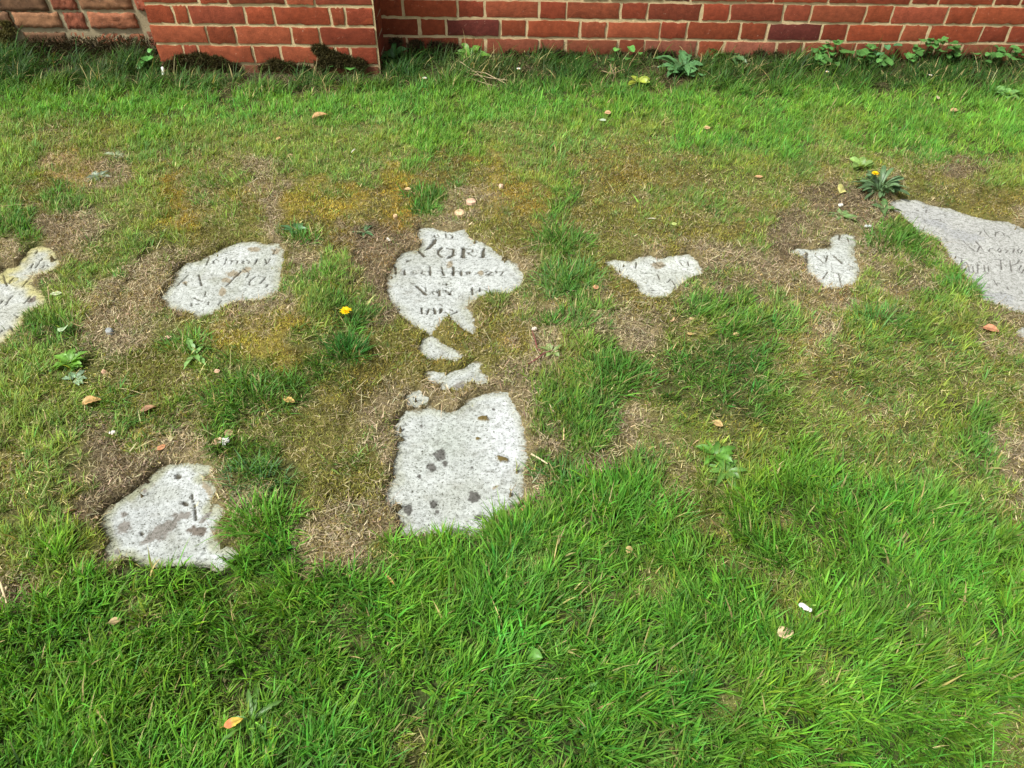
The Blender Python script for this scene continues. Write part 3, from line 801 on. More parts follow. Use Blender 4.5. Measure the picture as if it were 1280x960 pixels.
zj = z_of(24, WALL_Y)                       # a bed joint seen in the photo
xj = x_of(556, 36, WALL_Y)                  # a perpend left of a stretcher in the course below that joint
def dirt(c, z, x):
    """soil splash on the lowest course"""
    t = max(0.0, min(1.0, (0.075 - z) / 0.07 + random.gauss(0, .12)))
    return c * (1 - t) + np.array((.10, .060, .035)) * t
mb = MB(); mort = MB()
k0 = -int((zj + 0.15) / COURSE) - 1
for k in range(k0, int((2.3 - zj) / COURSE)):
    za = zj + k * COURSE + 0.006; zb = za + COURSE - 0.012
    near = zb < 0.55
    off = 0.0 if (k % 2 != 0) else -0.169
    s0 = xj + off + (k % 4) * 0.002
    for q in range(-16, 16):
        for (a, b) in ((0.006, 0.2195), (0.231, 0.3320)):
            xa = s0 + q * 0.3375 + a + random.gauss(0, .0015); xb = s0 + q * 0.3375 + b + random.gauss(0, .0015)
            if near and xa < PIER_X0 + 0.02: continue
            if PIER_X0 + 0.05 < (xa + xb) / 2 < PIER_X1 - 0.12: continue
            if xb < -4.4 or xa > 4.4: continue
            c = dirt(brick_col(), (za + zb) / 2, xa)
            brick(mb, xa, xb, za + random.gauss(0, .001), zb + random.gauss(0, .001), WALL_Y + random.gauss(0, .001), 0.07, c,
                  9 if near else 3, 4 if near else 3)
o = mb.build('brickwork', M_BRICK, wall, (0, WALL_Y, 0))
# mortar: an uneven sheet just behind the faces
def mortar_sheet(x0, x1, z0, z1, yf, h, cbase, name, parent, cut=None):
    ax_ = np.arange(x0, x1 + h, h); az_ = np.arange(z0, z1 + h, h)
    X, Z = np.meshgrid(ax_, az_); X = X.ravel(); Z = Z.ravel()
    Y = yf + 0.0036 + 0.0011 * fbm(X, Z, 45, 300, 3)
    c = np.array(cbase) * (1 + 0.14 * fbm(X, Z, 12, 305, 3))[:, None]
    t = np.clip((0.075 - Z) / 0.06 + fbm(X, Z, 20, 307, 2) * 0.4, 0, 1)[:, None]
    c = c * (1 - t) + np.array((.13, .10, .055)) * t
    w_, h_ = len(ax_), len(az_)
    idx = np.arange(w_ * h_).reshape(h_, w_)
    F = np.stack([idx[:-1, :-1].ravel(), idx[:-1, 1:].ravel(), idx[1:, 1:].ravel(), idx[1:, :-1].ravel()], 1)
    return new_mesh(name, np.stack([X, Y - WALL_Y, Z], 1), F, M_MORTAR, parent, {'col': c})
mortar_sheet(PIER_X0 + .02, 3.2, -0.15, 0.6, WALL_Y, 0.006, (.52,.405,.225), 'mortar', wall)
mortar_sheet(-4.4, 4.4, 0.6, 2.3, WALL_Y, 0.05, (.52,.405,.225), 'mortar', wall)
mortar_sheet(-4.4, -4.28, -0.15, 0.6, WALL_Y, 0.02, (.52,.405,.225), 'mortar', wall)
mortar_sheet(3.2, 4.4, -0.15, 0.6, WALL_Y, 0.02, (.52,.405,.225), 'mortar', wall)
bk = MB()
def box(mb_, x0, x1, y0, y1, z0, z1, c):
    V = [(a, b, d_) for d_ in (z0, z1) for b in (y0, y1) for a in (x0, x1)]
    mb_.add(V, [(0, 2, 3, 1), (4, 5, 7, 6), (0, 1, 5, 4), (2, 6, 7, 3), (0, 4, 6, 2), (1, 3, 7, 5)], c)
box(bk, -4.4, 4.4, WALL_Y + 0.012, WALL_Y + 0.33, -0.2, 2.31, (.30, .10, .06))
bk.build('wall_core', M_BRICK, wall, (0, WALL_Y, 0), False)
cp = MB()
box(cp, -4.43, 4.43, WALL_Y - 0.03, WALL_Y + 0.36, 2.315, 2.38, (.42, .38, .30))
cp.build('coping', M_MORTAR, wall, (0, WALL_Y, 0), False)

# pier
mbp = MB(); msd = MB()
zp = z_of(32, PIER_Y, 320)
PW = PIER_X1 - PIER_X0
def row_units(kind):
    return ([.215, .1025, .215, .1025, .215] if kind else [.1025, .05, .215, .1025, .215, .05, .1025])
for k in range(-int((zp + 0.15) / COURSE) - 1, int((2.3 - zp) / COURSE)):
    za = zp + k * COURSE + 0.006; zb = za + COURSE - 0.012
    near = zb < 0.55
    units = row_units(k % 2 != 0)
    jt = 0.011; tot = sum(units) + jt * (len(units) - 1)
    sc = PW / tot; x = PIER_X0
    for i, wv in enumerate(units):
        c = brick_col()
        while c[0] < .2 * .8: c = brick_col()
        c = dirt(c, (za + zb) / 2, x)
        brick(mbp, x, x + wv * sc, za, zb, PIER_Y + random.gauss(0, .001), 0.10, c, 9 if near else 3, 4 if near else 3)
        x += (wv + jt) * sc
    # returns
    lens = [(PIER_Y + 0.003, WALL_Y - 0.008)] if k % 2 == 0 else [(PIER_Y + 0.003, PIER_Y + 0.1025), (PIER_Y + 0.1125, WALL_Y - 0.008)]
    for a, b in lens:
        c = dirt(brick_col(), (za + zb) / 2, 0)
        brick(mbp, a, b, za, zb, -PIER_X1, 0.05, c, 4, 3, axis_='x')
        t = MB(); brick(t, a, b, za, zb, PIER_X0, 0.05, c, 4, 3, axis_='x')
        V = t.V[0].copy(); V[:, 0] = PIER_X0 + (-V[:, 0] - PIER_X0)
        mbp.add(V, t.F4[0], c)
pier = mbp.build('pier', M_BRICK, wall, (0, WALL_Y, 0))
mortar_sheet(PIER_X0 + .004, PIER_X1 - .004, -0.15, 2.3, PIER_Y, 0.006 * 2, (.53,.415,.23), 'pier_mortar', pier)
pc = MB()
box(pc, PIER_X0 + 0.004, PIER_X1 - 0.004, PIER_Y + 0.012, WALL_Y + 0.01, -0.2, 2.3, (.46, .37, .24))
pc.build('pier_core', M_MORTAR, pier, (0, WALL_Y, 0), False)

# old weathered brickwork to the left of the pier
mo = MB()
OLD = [(.20,.085,.045),(.15,.080,.045),(.26,.10,.05),(.19,.115,.065),(.28,.10,.045),(.14,.075,.040),(.24,.12,.06)]
zo = z_of(38, WALL_Y, 100)
for k in range(-3, 6):
    za = zo + k * COURSE + 0.006; zb = za + COURSE - 0.013
    if zb > 0.55: break
    x = PIER_X0 + 0.02 - (0.05 if k % 2 else 0.17)
    stretcher = k % 2 == 0
    while x > -4.2:
        wv = (0.205 if stretcher else 0.10) * random.uniform(.85, 1.08); stretcher = not stretcher
        c = np.array(random.choice(OLD)) * random.uniform(.8, 1.2)
        if x > PIER_X0 - 0.12: c = np.array((.30, .085, .045))
        elif k >= 0 and x > PIER_X0 - 0.45 and random.random() < .6: c = np.array((.21, .068, .036))
        recess = 0.0 if k >= 0 else random.uniform(0.0, 0.02)
        c = dirt(c, (za + zb) / 2 - 0.01, x) if k < 0 else c
        brick(mo, x - wv, x, za + random.gauss(0, .004), zb + random.gauss(0, .004), WALL_Y - 0.002 + recess + random.gauss(0, .003), 0.07, c, 16, 7,
              0.0026 if k < 1 else 0.0022, rnd=0.006)
        x -= wv + random.uniform(.011, .02)
mortar_sheet(-4.3, PIER_X0 + .01, -0.12, 0.56, WALL_Y + 0.0045, 0.009, (.30,.25,.15), 'old_mortar', wall)
mo.build('old_brickwork', M_OLDBRICK, wall, (0, WALL_Y, 0))

# ------------------------------------------------------------------ leaf builder
def leaf(mb_, base, azm_, length, width, rise, droop, c, shape='oval', segs=8, fold=0.25, vein=None, twist_=0.0, lobes=0):
    """a curved leaf surface from base outwards; rise = angle above ground at the base, droop = bend to the tip"""
    s = np.linspace(0, 1, segs + 1)
    if shape == 'oval': pr = np.sin(np.pi * np.clip(s, 0.02, 0.985) ** 0.85) ** 0.75
    elif shape == 'round': pr = np.sqrt(np.clip(1 - (2 * s - 1) ** 2, 0.01, 1))
    elif shape == 'strap': pr = np.sin(np.pi * np.clip(s, 0.05, 0.98) ** 0.5) ** 0.6 * (0.35 + 0.65 * s)
    elif shape == 'spoon': pr = 0.22 + 0.78 * smooth(0.25, 0.75, s); pr = pr * np.sqrt(np.clip(1 - ((s - .72) / .30).clip(0, 1) ** 2, 0.02, 1))
    elif shape == 'heart': pr = np.sqrt(np.clip(1 - (1.6 * s - 0.6) ** 2, 0.02, 1)) * (1 - 0.12 * s)
    else: pr = np.sin(np.pi * np.clip(s, 0.02, 0.98))
    if lobes: pr = pr * (0.62 + 0.38 * np.abs(np.cos(np.pi * lobes * s)))
    ca, sa = math.cos(azm_), math.sin(azm_)
    p = np.array(base, float); Vs = []
    for i in range(segs + 1):
        hw = width * 0.5 * pr[i]
        tw = twist_ * s[i]
        side = np.array((-sa * math.cos(tw), ca * math.cos(tw), math.sin(tw)))
        up = np.array((0, 0, 1.0))
        Vs += [p - side * hw + up * fold * hw, p - side * hw * .5 + up * fold * hw * .35, p, p + side * hw * .5 + up * fold * hw * .35, p + side * hw + up * fold * hw]
        a = rise - droop * s[i]
        p = p + np.array((ca * math.cos(a), sa * math.cos(a), math.sin(a))) * (length / segs)
    V = np.array(Vs)
    V = V + rng.normal(0, width * 0.015, V.shape)
    F = []
    for i in range(segs):
        for j in range(4):
            q = i * 5 + j
            F.append((q, q + 1, q + 6, q + 5))
    C = np.tile(np.array(c, float), (len(V), 1))
    if vein is not None: C[2::5] = vein
    mb_.add(V, F, np.clip(C * (1 + rng.normal(0, .05, (len(V), 1))), .005, 1))
    return p

def tube(mb_, pts, r, c, sides=6):
    pts = np.array(pts, float); n_ = len(pts)
    r = np.broadcast_to(np.array(r, float), (n_,))
    V = []
    for i in range(n_):
        t = pts[min(i + 1, n_ - 1)] - pts[max(i - 1, 0)]; t /= np.linalg.norm(t) + 1e-9
        a = np.cross(t, (0.31, 0.2, 0.93)); a /= np.linalg.norm(a) + 1e-9; b = np.cross(t, a)
        for k in range(sides):
            th = 2 * math.pi * k / sides
            V.append(pts[i] + r[i] * (a * math.cos(th) + b * math.sin(th)))
    F = [(i * sides + k, i * sides + (k + 1) % sides, (i + 1) * sides + (k + 1) % sides, (i + 1) * sides + k) for i in range(n_ - 1) for k in range(sides)]
    mb_.add(V, F, c)

def gz1(x, y):
    return float(turf_z(np.array([x]), np.array([y]))[0])

def spot(u, v, lift=0.0):
    x, y = G1(u, v, 0.012 + lift)
    return x, y, gz1(x, y)

# ---- dead leaves lying on the turf: (u, v, length, width, azimuth, colour, curl, shape, lift, name, label, category)
LEAVES = [
 (114,501,.042,.030,20,(.52,.31,.14),1.0,'oval',.022,'fallen_leaf','curled tan leaf with ribbed surface beside the blades of long grass','leaf'),
 (187,513,.036,.022,30,(.36,.20,.13),.7,'oval',.010,'fallen_leaf','brown leaf on the soil to the right of the curled tan leaf','leaf'),
 (80,408,.034,.036,60,(.36,.47,.30),.3,'round',.030,'fallen_leaf','round pale green leaf lying beside the yellow lichened stone','leaf'),
 (137,414,.020,.014,-10,(.26,.27,.29),.3,'oval',.008,'stone_chip','flat grey chip on straw between two left hand stones','stone chip'),
 (985,785,.030,.027,15,(.60,.46,.29),.5,'oval',.052,'fallen_leaf','pale tan pointed leaf lying on the lush grass below a white scrap','leaf'),
 (291,901,.030,.019,25,(.62,.42,.08),.7,'oval',.040,'fallen_leaf','yellow and orange leaf on top of the grey-green rosette','leaf'),
 (1052,238,.045,.034,60,(.60,.56,.22),.4,'oval',.010,'fallen_leaf','pale yellow leaf standing left of the grey-green weed rosette','leaf'),
 (1238,413,.040,.026,-20,(.45,.20,.12),.5,'oval',.012,'fallen_leaf','reddish brown oval leaf just below the large grey stone','leaf'),
 (400,144,.060,.035,30,(.50,.30,.15),.9,'oval',.030,'fallen_leaf','torn orange brown leaf in the short grass in front of the pier','leaf'),
 (1194,137,.040,.024,20,(.48,.30,.17),.5,'oval',.025,'fallen_leaf','small brown leaf on the grass strip below the round-leaved plants','leaf'),
 (1173,121,.030,.016,70,(.58,.48,.32),.5,'oval',.025,'fallen_leaf','tiny pale leaf scrap upright in grass near the round-leaved plants','leaf'),
 (575,266,.036,.028,80,(.55,.38,.25),.1,'oval',.008,'stone_chip','square buff stone chip just above the bold lettered stone','stone chip'),
 (589,253,.032,.026,20,(.52,.34,.26),.1,'oval',.008,'stone_chip','pinkish stone chip behind the square buff one','stone chip'),
 (500,521,.028,.022,10,(.52,.34,.19),.6,'oval',.008,'fallen_leaf','light brown leaf touching the top left corner of the blank stone end','leaf'),
 (88,638,.030,.022,10,(.36,.21,.15),.5,'oval',.008,'fallen_leaf','brown leaf on bare soil left of the grey-blotched stone','leaf'),
 (91,669,.014,.012,40,(.60,.26,.14),.3,'oval',.006,'fallen_leaf','tiny orange leaf scrap under the brown leaf on bare soil','leaf'),
 (272,553,.024,.022,120,(.50,.32,.22),.9,'oval',.010,'fallen_leaf','crumpled pinkish brown leaf next to a small white feather','leaf'),
 (286,541,.022,.018,70,(.48,.34,.20),.9,'oval',.012,'fallen_leaf','crumpled tan leaf just above the small white feather','leaf'),
 (202,560,.020,.014,50,(.52,.24,.13),.6,'oval',.008,'fallen_leaf','small rust leaf on bare soil above the grey-blotched stone','leaf'),
 (487,722,.038,.008,-50,(.55,.33,.13),.9,'strap',.035,'fallen_leaf','narrow curled orange leaf in lush grass under the blank stone end','leaf'),
 (142,774,.022,.014,20,(.36,.26,.14),.6,'oval',.028,'fallen_leaf','dull brown leaf scrap sunk in lush grass below the blotched stone','leaf'),
 (745,359,.018,.014,0,(.55,.28,.16),.3,'oval',.010,'fallen_leaf','round orange scrap beside the tall tuft left of the wedge fragment','leaf'),
 (840,402,.020,.016,60,(.50,.33,.20),.5,'oval',.008,'fallen_leaf','pinkish tan leaf below the wedge fragment','leaf'),
 (866,399,.022,.014,10,(.50,.36,.20),.5,'oval',.008,'fallen_leaf','tan leaf to the right of the pinkish tan leaf','leaf'),
 (863,420,.018,.014,0,(.52,.36,.16),.4,'oval',.008,'fallen_leaf','small ochre leaf under the tan leaf pair','leaf'),
 (919,422,.016,.013,0,(.50,.34,.18),.3,'round',.008,'fallen_leaf','round tan leaf alone in dark grass right of the leaf trio','leaf'),
 (897,530,.026,.018,-40,(.44,.30,.14),.5,'oval',.012,'fallen_leaf','brown triangular leaf above the bright lobed weed','leaf'),
 (842,282,.020,.010,10,(.50,.58,.20),.2,'oval',.008,'fallen_leaf','small yellow-green leaf on moss behind the wedge fragment','leaf'),
 (815,275,.026,.010,0,(.62,.58,.45),.6,'strap',.008,'fallen_leaf','whitish shrivelled leaf on moss behind the wedge fragment','leaf'),
 (949,220,.026,.016,0,(.55,.32,.18),.5,'oval',.015,'fallen_leaf','orange tan leaf at the edge of grass left of the yellow leaf','leaf'),
 (883,160,.028,.018,0,(.46,.30,.16),.5,'oval',.022,'fallen_leaf','dull tan leaf in the grass strip, midway along the wall','leaf'),
 (760,140,.026,.018,20,(.58,.34,.20),.5,'oval',.025,'fallen_leaf','orange tan leaf below the yellow-green seedling','leaf'),
 (753,150,.028,.016,0,(.45,.55,.42),.3,'round',.022,'fallen_leaf','pale grey-green leaf beside the orange tan leaf','leaf'),
 (348,173,.022,.012,70,(.60,.38,.18),.4,'oval',.020,'fallen_leaf','small orange leaf in short grass left of the torn leaf','leaf'),
 (363,197,.024,.014,20,(.38,.24,.14),.5,'oval',.012,'fallen_leaf','dark brown leaf in grass under the small orange leaf','leaf'),
 (510,238,.020,.014,0,(.58,.40,.24),.3,'oval',.006,'fallen_leaf','tan scrap left of the green tuft above the central stone','leaf'),
 (494,271,.014,.012,0,(.62,.42,.26),.3,'oval',.006,'stone_chip','tiny buff chip between mossy ground and the central stone','stone chip'),
 (626,234,.016,.014,20,(.60,.42,.32),.2,'oval',.006,'stone_chip','small pink chip on yellow moss right of the stone chips pair','stone chip'),
 (160,392,.012,.010,20,(.55,.33,.24),.3,'oval',.006,'fallen_leaf','tiny pink leaf scrap on straw between the left stones','leaf'),
 (210,421,.020,.018,20,(.56,.36,.28),.5,'oval',.008,'fallen_leaf','pinkish leaf above the bright tuft left of centre','leaf'),
 (132,467,.016,.012,20,(.56,.34,.24),.4,'oval',.008,'fallen_leaf','small pink leaf right of the bright leafy weed','leaf'),
 (272,466,.014,.012,20,(.60,.38,.27),.4,'oval',.008,'fallen_leaf','small pink leaf on ochre moss right of the bright tuft','leaf'),
 (430,382,.0,.0,0,(0,0,0),0,'oval',0,None,None,None),
 (462,380,.024,.018,0,(.38,.27,.16),.5,'oval',.006,'fallen_leaf','brown leaf between the yellow flower and the central stone','leaf'),
 (362,502,.030,.016,-20,(.45,.30,.10),.7,'oval',.018,'fallen_leaf','ochre leaf in the dark grass tuft left of centre','leaf'),
 (72,412,.0,.0,0,(0,0,0),0,'oval',0,None,None,None),
 (70,367,.030,.014,12,(.46,.50,.33),.2,'oval',.008,'fallen_leaf','narrow pale green leaf right of the yellow lichened stone','leaf'),
 (655,632,.018,.014,60,(.60,.32,.16),.4,'oval',.015,'fallen_leaf','orange leaf at the right lower corner of the blank stone end','leaf'),
 (787,685,.016,.014,60,(.48,.37,.16),.4,'round',.030,'fallen_leaf','khaki round scrap among the foreground grass right of centre','leaf'),
]
for (u, v, ln, wd_, azd, c, curl_, shp, lift, nm, lab, cat) in LEAVES:
    if nm is None: continue
    x, y, z = spot(u, v, lift)
    z = z + lift * 0.55 + 0.003
    curl_ *= .7
    if ln < .031: curl_ *= .5
    c = tuple(np.array(c) * np.array((1.0, 1.04, .95)))
    b = MB()
    a = R(azd)
    bx_ = -math.cos(a) * ln / 2; by_ = -math.sin(a) * ln / 2
    if nm == 'stone_chip':
        k = 7; th = np.linspace(0, 2 * np.pi, k, endpoint=False) + rng.normal(0, .12, k)
        rr = 0.5 * (1 + rng.normal(0, .10, k))
        X = rr * ln * np.cos(th); Y = rr * wd_ * 1.2 * np.sin(th)
        X, Y = X * math.cos(a) - Y * math.sin(a), X * math.sin(a) + Y * math.cos(a)
        hh = 0.007
        V = np.concatenate([np.stack([X, Y, np.full(k, -.006)], 1), np.stack([X, Y, np.full(k, hh * .5)], 1), np.stack([X * .75, Y * .75, hh + rng.normal(0, .0012, k)], 1), [[0, 0, hh]]])
        j = np.arange(k); j2 = (j + 1) % k
        b.add(V, np.concatenate([np.stack([j, j2, k + j2, k + j], 1), np.stack([k + j, k + j2, 2 * k + j2, 2 * k + j], 1)]), c)
        n_ = b.n - len(V)
        b.F3.append(np.stack([2 * k + j, 2 * k + j2, np.full(k, 3 * k)], 1))
        o = b.build(nm, M_OLDBRICK, None, (0, 0, 0), False)
    else:
        leaf(b, (bx_, by_, 0), a, ln, wd_, curl_ * 0.45, curl_, c, shp, 9, 0.35 * (1 if curl_ > .25 else .3), np.array(c) * 0.6, twist_=rng.normal(0, .8))
        p0 = np.array((bx_, by_, 0))
        tube(b, [p0, p0 - np.array((math.cos(a), math.sin(a), 0.0)) * ln * .2], .0007, np.array(c) * .6, 4)
        if (u, v) == (291, 901):
            V = b.V[0]; t = smooth(0.35, 0.5, (V @ np.array((math.cos(a), math.sin(a), 0)) + ln / 2) / ln)[:, None]
            b.C[0] = np.array((.62, .22, .09)) * (1 - t) + b.C[0] * t
        o = b.build(nm, M_DEAD)
    o.location = (x, y, z)
    tag(o, lab, cat, 'stone chips on the turf' if nm == 'stone_chip' else 'fallen leaves scattered on the grass')

# ---- white scraps, daisies, feather
def daisy(u, v, lab, sz=0.011, lift=.03):
    x, y, z = spot(u, v, lift)
    root = empty('daisy', (x, y, z)); tag(root, lab, 'flower', 'white daisy heads along the wall')
    st = MB(); tube(st, [(0, 0, -.004), (.002, .001, .02), (0, 0, .036)], .0009, (.12, .25, .05)); st.build('stem', M_LEAF, root)
    pt = MB()
    for k in range(14):
        a = 2 * math.pi * k / 14
        leaf(pt, (math.cos(a) * .002, math.sin(a) * .002, .037), a, sz, sz * .4, .35, .3, (.80, .80, .78), 'oval', 4, .1)
    pt.build('petals', M_PETAL, root)
    ce = MB(); tube(ce, [(0, 0, .035), (0, 0, .0385), (0, 0, .0395)], [.003, .0028, .001], (.65, .45, .05), 8); ce.build('flower_centre', M_PETAL, root)
daisy(531, 103, 'white daisy right of the pier corner, left of the straw twigs', .008)
daisy(648, 90, 'small white daisy right of the straw twigs', .007)
daisy(1032, 96, 'tiny white daisy in front of the round-leaved ivy clump', .006)
daisy(1161, 99, 'dim white daisy under the smaller ivy clump near the right', .006)

def scrap(u, v, ln, wd_, azd, c, nm, lab, cat, lift=0.02, group=None, frill=0.0, up=0.0):
    x, y, z = spot(u, v, lift)
    b = MB(); a = R(azd)
    n_ = 10
    pts = []
    for i in range(n_):
        t = i / (n_ - 1) - .5
        pts.append((math.cos(a) * ln * t + rng.normal(0, frill), math.sin(a) * ln * t + rng.normal(0, frill), .004 + up * (t + .5) + rng.normal(0, frill)))
    tube(b, pts, [wd_ * .5 * (0.75 + 0.5 * random.random()) * (0.6 if i in (0, n_ - 1) else 1) for i in range(n_)], c, 7)
    # closed ends
    V = b.V[0]; 
    for e in (0, n_ - 1):
        i0 = e * 7; cidx = b.n
        b.V.append(V[i0:i0 + 7].mean(0)[None]); b.C.append(np.array([c], float)); b.n += 1
        b.F3.append(np.array([(i0 + k, i0 + (k + 1) % 7, cidx) for k in range(7)]))
    o = b.build(nm, M_PETAL); o.location = (x, y, z + lift * .8)
    tag(o, lab, cat, group)
scrap(1007, 760, .022, .009, -38, (.82, .83, .84), 'paper_scrap', 'crumpled white scrap of paper on the grass above the pale tan leaf', 'litter', .035, None, .0009)
scrap(205, 93, .028, .012, 100, (.80, .82, .80), 'paper_scrap', 'white scrap standing against the left foot of the brick pier', 'litter', .02, None, .0008, .02)
scrap(142, 543, .012, .009, 20, (.78, .76, .70), 'paper_scrap', 'tiny white scrap below the clump of long blades on bare soil', 'litter', .006, None, .0006)
scrap(1050, 259, .016, .011, 20, (.76, .78, .76), 'pebble', 'small white pebble left under the grey-green rosette', 'pebble', .006, None, .0006)
scrap(1085, 283, .024, .008, 10, (.62, .68, .70), 'pebble', 'flat bluish pebble between the rosette and the dark tuft', 'pebble', .006, None, .0006)
scrap(668, 413, .012, .010, 20, (.70, .62, .54), 'pebble', 'small pinkish pebble at the top of the red twig', 'pebble', .005, None, .0006)
scrap(442, 192, .024, .004, 75, (.74, .74, .68), 'feather', 'thin white feather sliver in the grass between pier and central stone', 'feather', .02, None, .0006)
scrap(486, 300, .016, .006, -50, (.72, .70, .66), 'pebble', 'white splinter at the left top of the central stone', 'pebble', .006, None, .0006)

x, y, z = spot(281, 556, .01)
f = MB()
for k in range(26):
    a = R(60) + rng.normal(0, .9)
    leaf(f, (rng.normal(0, .002), rng.normal(0, .002), .006), a, .013, .0022, .5, .8, (.80, .80, .80), 'oval', 3, 0)
o = f.build('feather', M_PETAL); o.location = (x, y, z + .006)
tag(o, 'fluffy white downy feather on bare soil above the blotched stone', 'feather')

# ---- yellow flowers
def yellow_flower(u, v, lab, r_, h_, name='dandelion_flower', lean=(0, 0), rise_=.75):
    x, y, z = spot(u, v, h_)
    root = empty(name, (x - lean[0], y - lean[1], z)); tag(root, lab, 'flower', 'yellow flowers in the turf')
    st = MB(); tube(st, [(0, 0, -.004), (lean[0] * .4, lean[1] * .4, h_ * .5), (lean[0], lean[1], h_)], .0012, (.16, .26, .07)); st.build('stem', M_LEAF, root)
    pt = MB()
    for ring, (nn, k, up) in enumerate(((16, 1.0, rise_ * .35), (13, .75, rise_ * .7), (9, .5, rise_))):
        for q in range(nn):
            a = 2 * math.pi * (q + .5 * ring) / nn + rng.normal(0, .08)
            leaf(pt, (lean[0] + math.cos(a) * .001, lean[1] + math.sin(a) * .001, h_ + ring * .0012), a, r_ * k * random.uniform(.85, 1.1), r_ * .30, up, .4, (.85, .60, .01), 'oval', 4, .15)
    pt.build('petals', M_PETAL, root)
yellow_flower(432, 387, 'bright yellow flower head right of the bright grass tuft', .0155, .035)
yellow_flower(1094, 217, 'small yellow flower head above the grey-green weed rosette', .012, .06, 'hawkbit_flower', (.01, -.01))

# ---- weeds
def rosette(u, v, lab, nm, nl, ln, wd_, c, shape='strap', rise=.5, droop=.5, lobes=0, vein=(.20, .32, .12), seed=1, group=None, lift=0.004, squash=1.0, spread_=1.0):
    x, y, z = spot(u, v)
    rs = random.Random(seed)
    b = MB()
    for k in range(nl):
        a = 2 * math.pi * k / nl * spread_ + rs.gauss(0, .45)
        l_ = ln * rs.uniform(.6, 1.15)
        rr = rise * rs.uniform(.5, 1.5)
        cc = np.array(c) * rs.uniform(.55, 1.0)
        leaf(b, (math.cos(a) * .004, math.sin(a) * .004, lift), a, l_, wd_ * rs.uniform(.8, 1.2), rr, droop + rr * .6, cc, shape, 12 if lobes else 8, .3, cc * 1.25, rs.gauss(0, .7), lobes)
    o = b.build(nm, M_LEAF); o.location = (x, y, z)
    return tag(o, lab, 'weed', group)

rosette(1098, 240, 'grey-green fleshy weed rosette at the tip of the large grey stone', 'weed_rosette', 58, .088, .014, (.12, .215, .095), 'spoon', 1.0, .7, 0, (.20, .28, .15), 3)
rosette(1103, 262, 'low lobed dark green weed tucked under the grey-green rosette', 'weed_rosette', 9, .055, .024, (.12, .24, .08), 'oval', .3, .4, 3, seed=5)
rosette(1076, 212, 'round-leaved pale green seedling left of the small yellow flower', 'seedling', 8, .045, .026, (.24, .40, .10), 'round', .6, .4, seed=6)
rosette(1052, 270, 'small feathery green weed left of the rosette, over bare soil', 'weed_rosette', 9, .050, .016, (.20, .36, .12), 'oval', .25, .3, 4, seed=7)
rosette(368, 290, 'small dark green rosette just right above the memory stone', 'weed_rosette', 9, .040, .018, (.09, .22, .08), 'oval', .45, .5, 2, seed=8)
rosette(455, 292, 'thin star shaped green weed left of the central stone', 'weed_rosette', 8, .040, .010, (.13, .28, .12), 'oval', .25, .3, 3, seed=9)
rosette(90, 458, 'bright green leafy weed clump below the pale round leaf', 'leafy_weed', 22, .042, .022, (.17, .38, .05), 'oval', .6, .5, 3, seed=10)
rosette(95, 477, 'pale blue-green lobed weed just below the bright leafy clump', 'leafy_weed', 8, .028, .016, (.30, .46, .28), 'oval', .4, .4, 3, seed=11)
rosette(891, 575, 'bright green lobed dandelion weed among grass right of centre', 'dandelion_plant', 15, .050, .016, (.12, .30, .04), 'oval', .45, .5, 5, seed=12, lift=.014)
rosette(905, 595, 'pale dandelion rosette just below the bright lobed one', 'dandelion_plant', 10, .045, .014, (.15, .33, .06), 'oval', .4, .5, 5, seed=13, lift=.012)
rosette(318, 905, 'large grey-green dandelion rosette under the yellow and orange leaf', 'dandelion_plant', 9, .055, .017, (.11,.25,.04), 'strap', .45, .5, 5, (.18,.30,.10), seed=14, lift=.006)
rosette(725, 868, 'broad toothed green leaf flat on the foreground grass', 'dandelion_plant', 1, .055, .026, (.10,.27,.04), 'oval', .4, .4, 4, (.12,.28,.05), seed=15, lift=.014)
rosette(655, 825, 'single broad light green leaf in the foreground grass', 'dandelion_plant', 1, .040, .022, (.12,.32,.04), 'oval', .9, .5, 0, (.13,.32,.05), seed=16, lift=.012)
rosette(245, 447, 'toothed leaf weed growing in front of the bright tuft left of centre', 'dandelion_plant', 5, .050, .016, (.22, .42, .12), 'oval', .5, .5, 3, seed=17)
rosette(125, 222, 'silvery creeping weed beside the pinkish bare patch at left', 'silver_weed', 20, .040, .012, (.26, .34, .24), 'oval', .3, .3, 3, seed=18)
rosette(145, 196, 'faint silvery weed further up the lawn than the creeping one', 'silver_weed', 14, .032, .010, (.30, .38, .22), 'oval', .3, .3, 3, seed=19)
rosette(690, 445, 'small yellow-green lobed seedling on the red twig', 'seedling', 5, .032, .014, (.26, .38, .12), 'oval', .6, .5, 3, seed=20)
rosette(796, 113, 'yellow-green seedling standing in grass below the wall', 'seedling', 6, .052, .024, (.45, .55, .07), 'oval', .4, .4, seed=21, lift=.03)
rosette(1258, 126, 'pale green flat weed in the grass strip at the right', 'clover_plant', 16, .050, .028, (.20, .42, .12), 'round', .4, .3, seed=22, lift=.02)
rosette(852, 92, 'large sow thistle plant with long lobed leaves at the wall foot', 'thistle_plant', 12, .150, .040, (.10, .25, .09), 'oval', .75, .8, 5, seed=23)
rosette(588, 76, 'bright yellow-green leafy weed at the wall above the straw twigs', 'leafy_weed', 14, .080, .032, (.16, .36, .05), 'oval', .8, .7, 2, seed=24)
rosette(567, 98, 'low green weed in front of the straw twigs', 'leafy_weed', 9, .050, .022, (.11, .27, .06), 'oval', .5, .5, seed=25)
rosette(492, 78, 'dark leafy weed in the corner between pier and wall', 'leafy_weed', 12, .095, .026, (.07, .20, .05), 'oval', .9, .8, seed=26)
rosette(905, 78, 'fern-like drooping weed to the right of the sow thistle', 'fern', 9, .120, .026, (.10, .22, .07), 'oval', .9, .9, 6, seed=27)

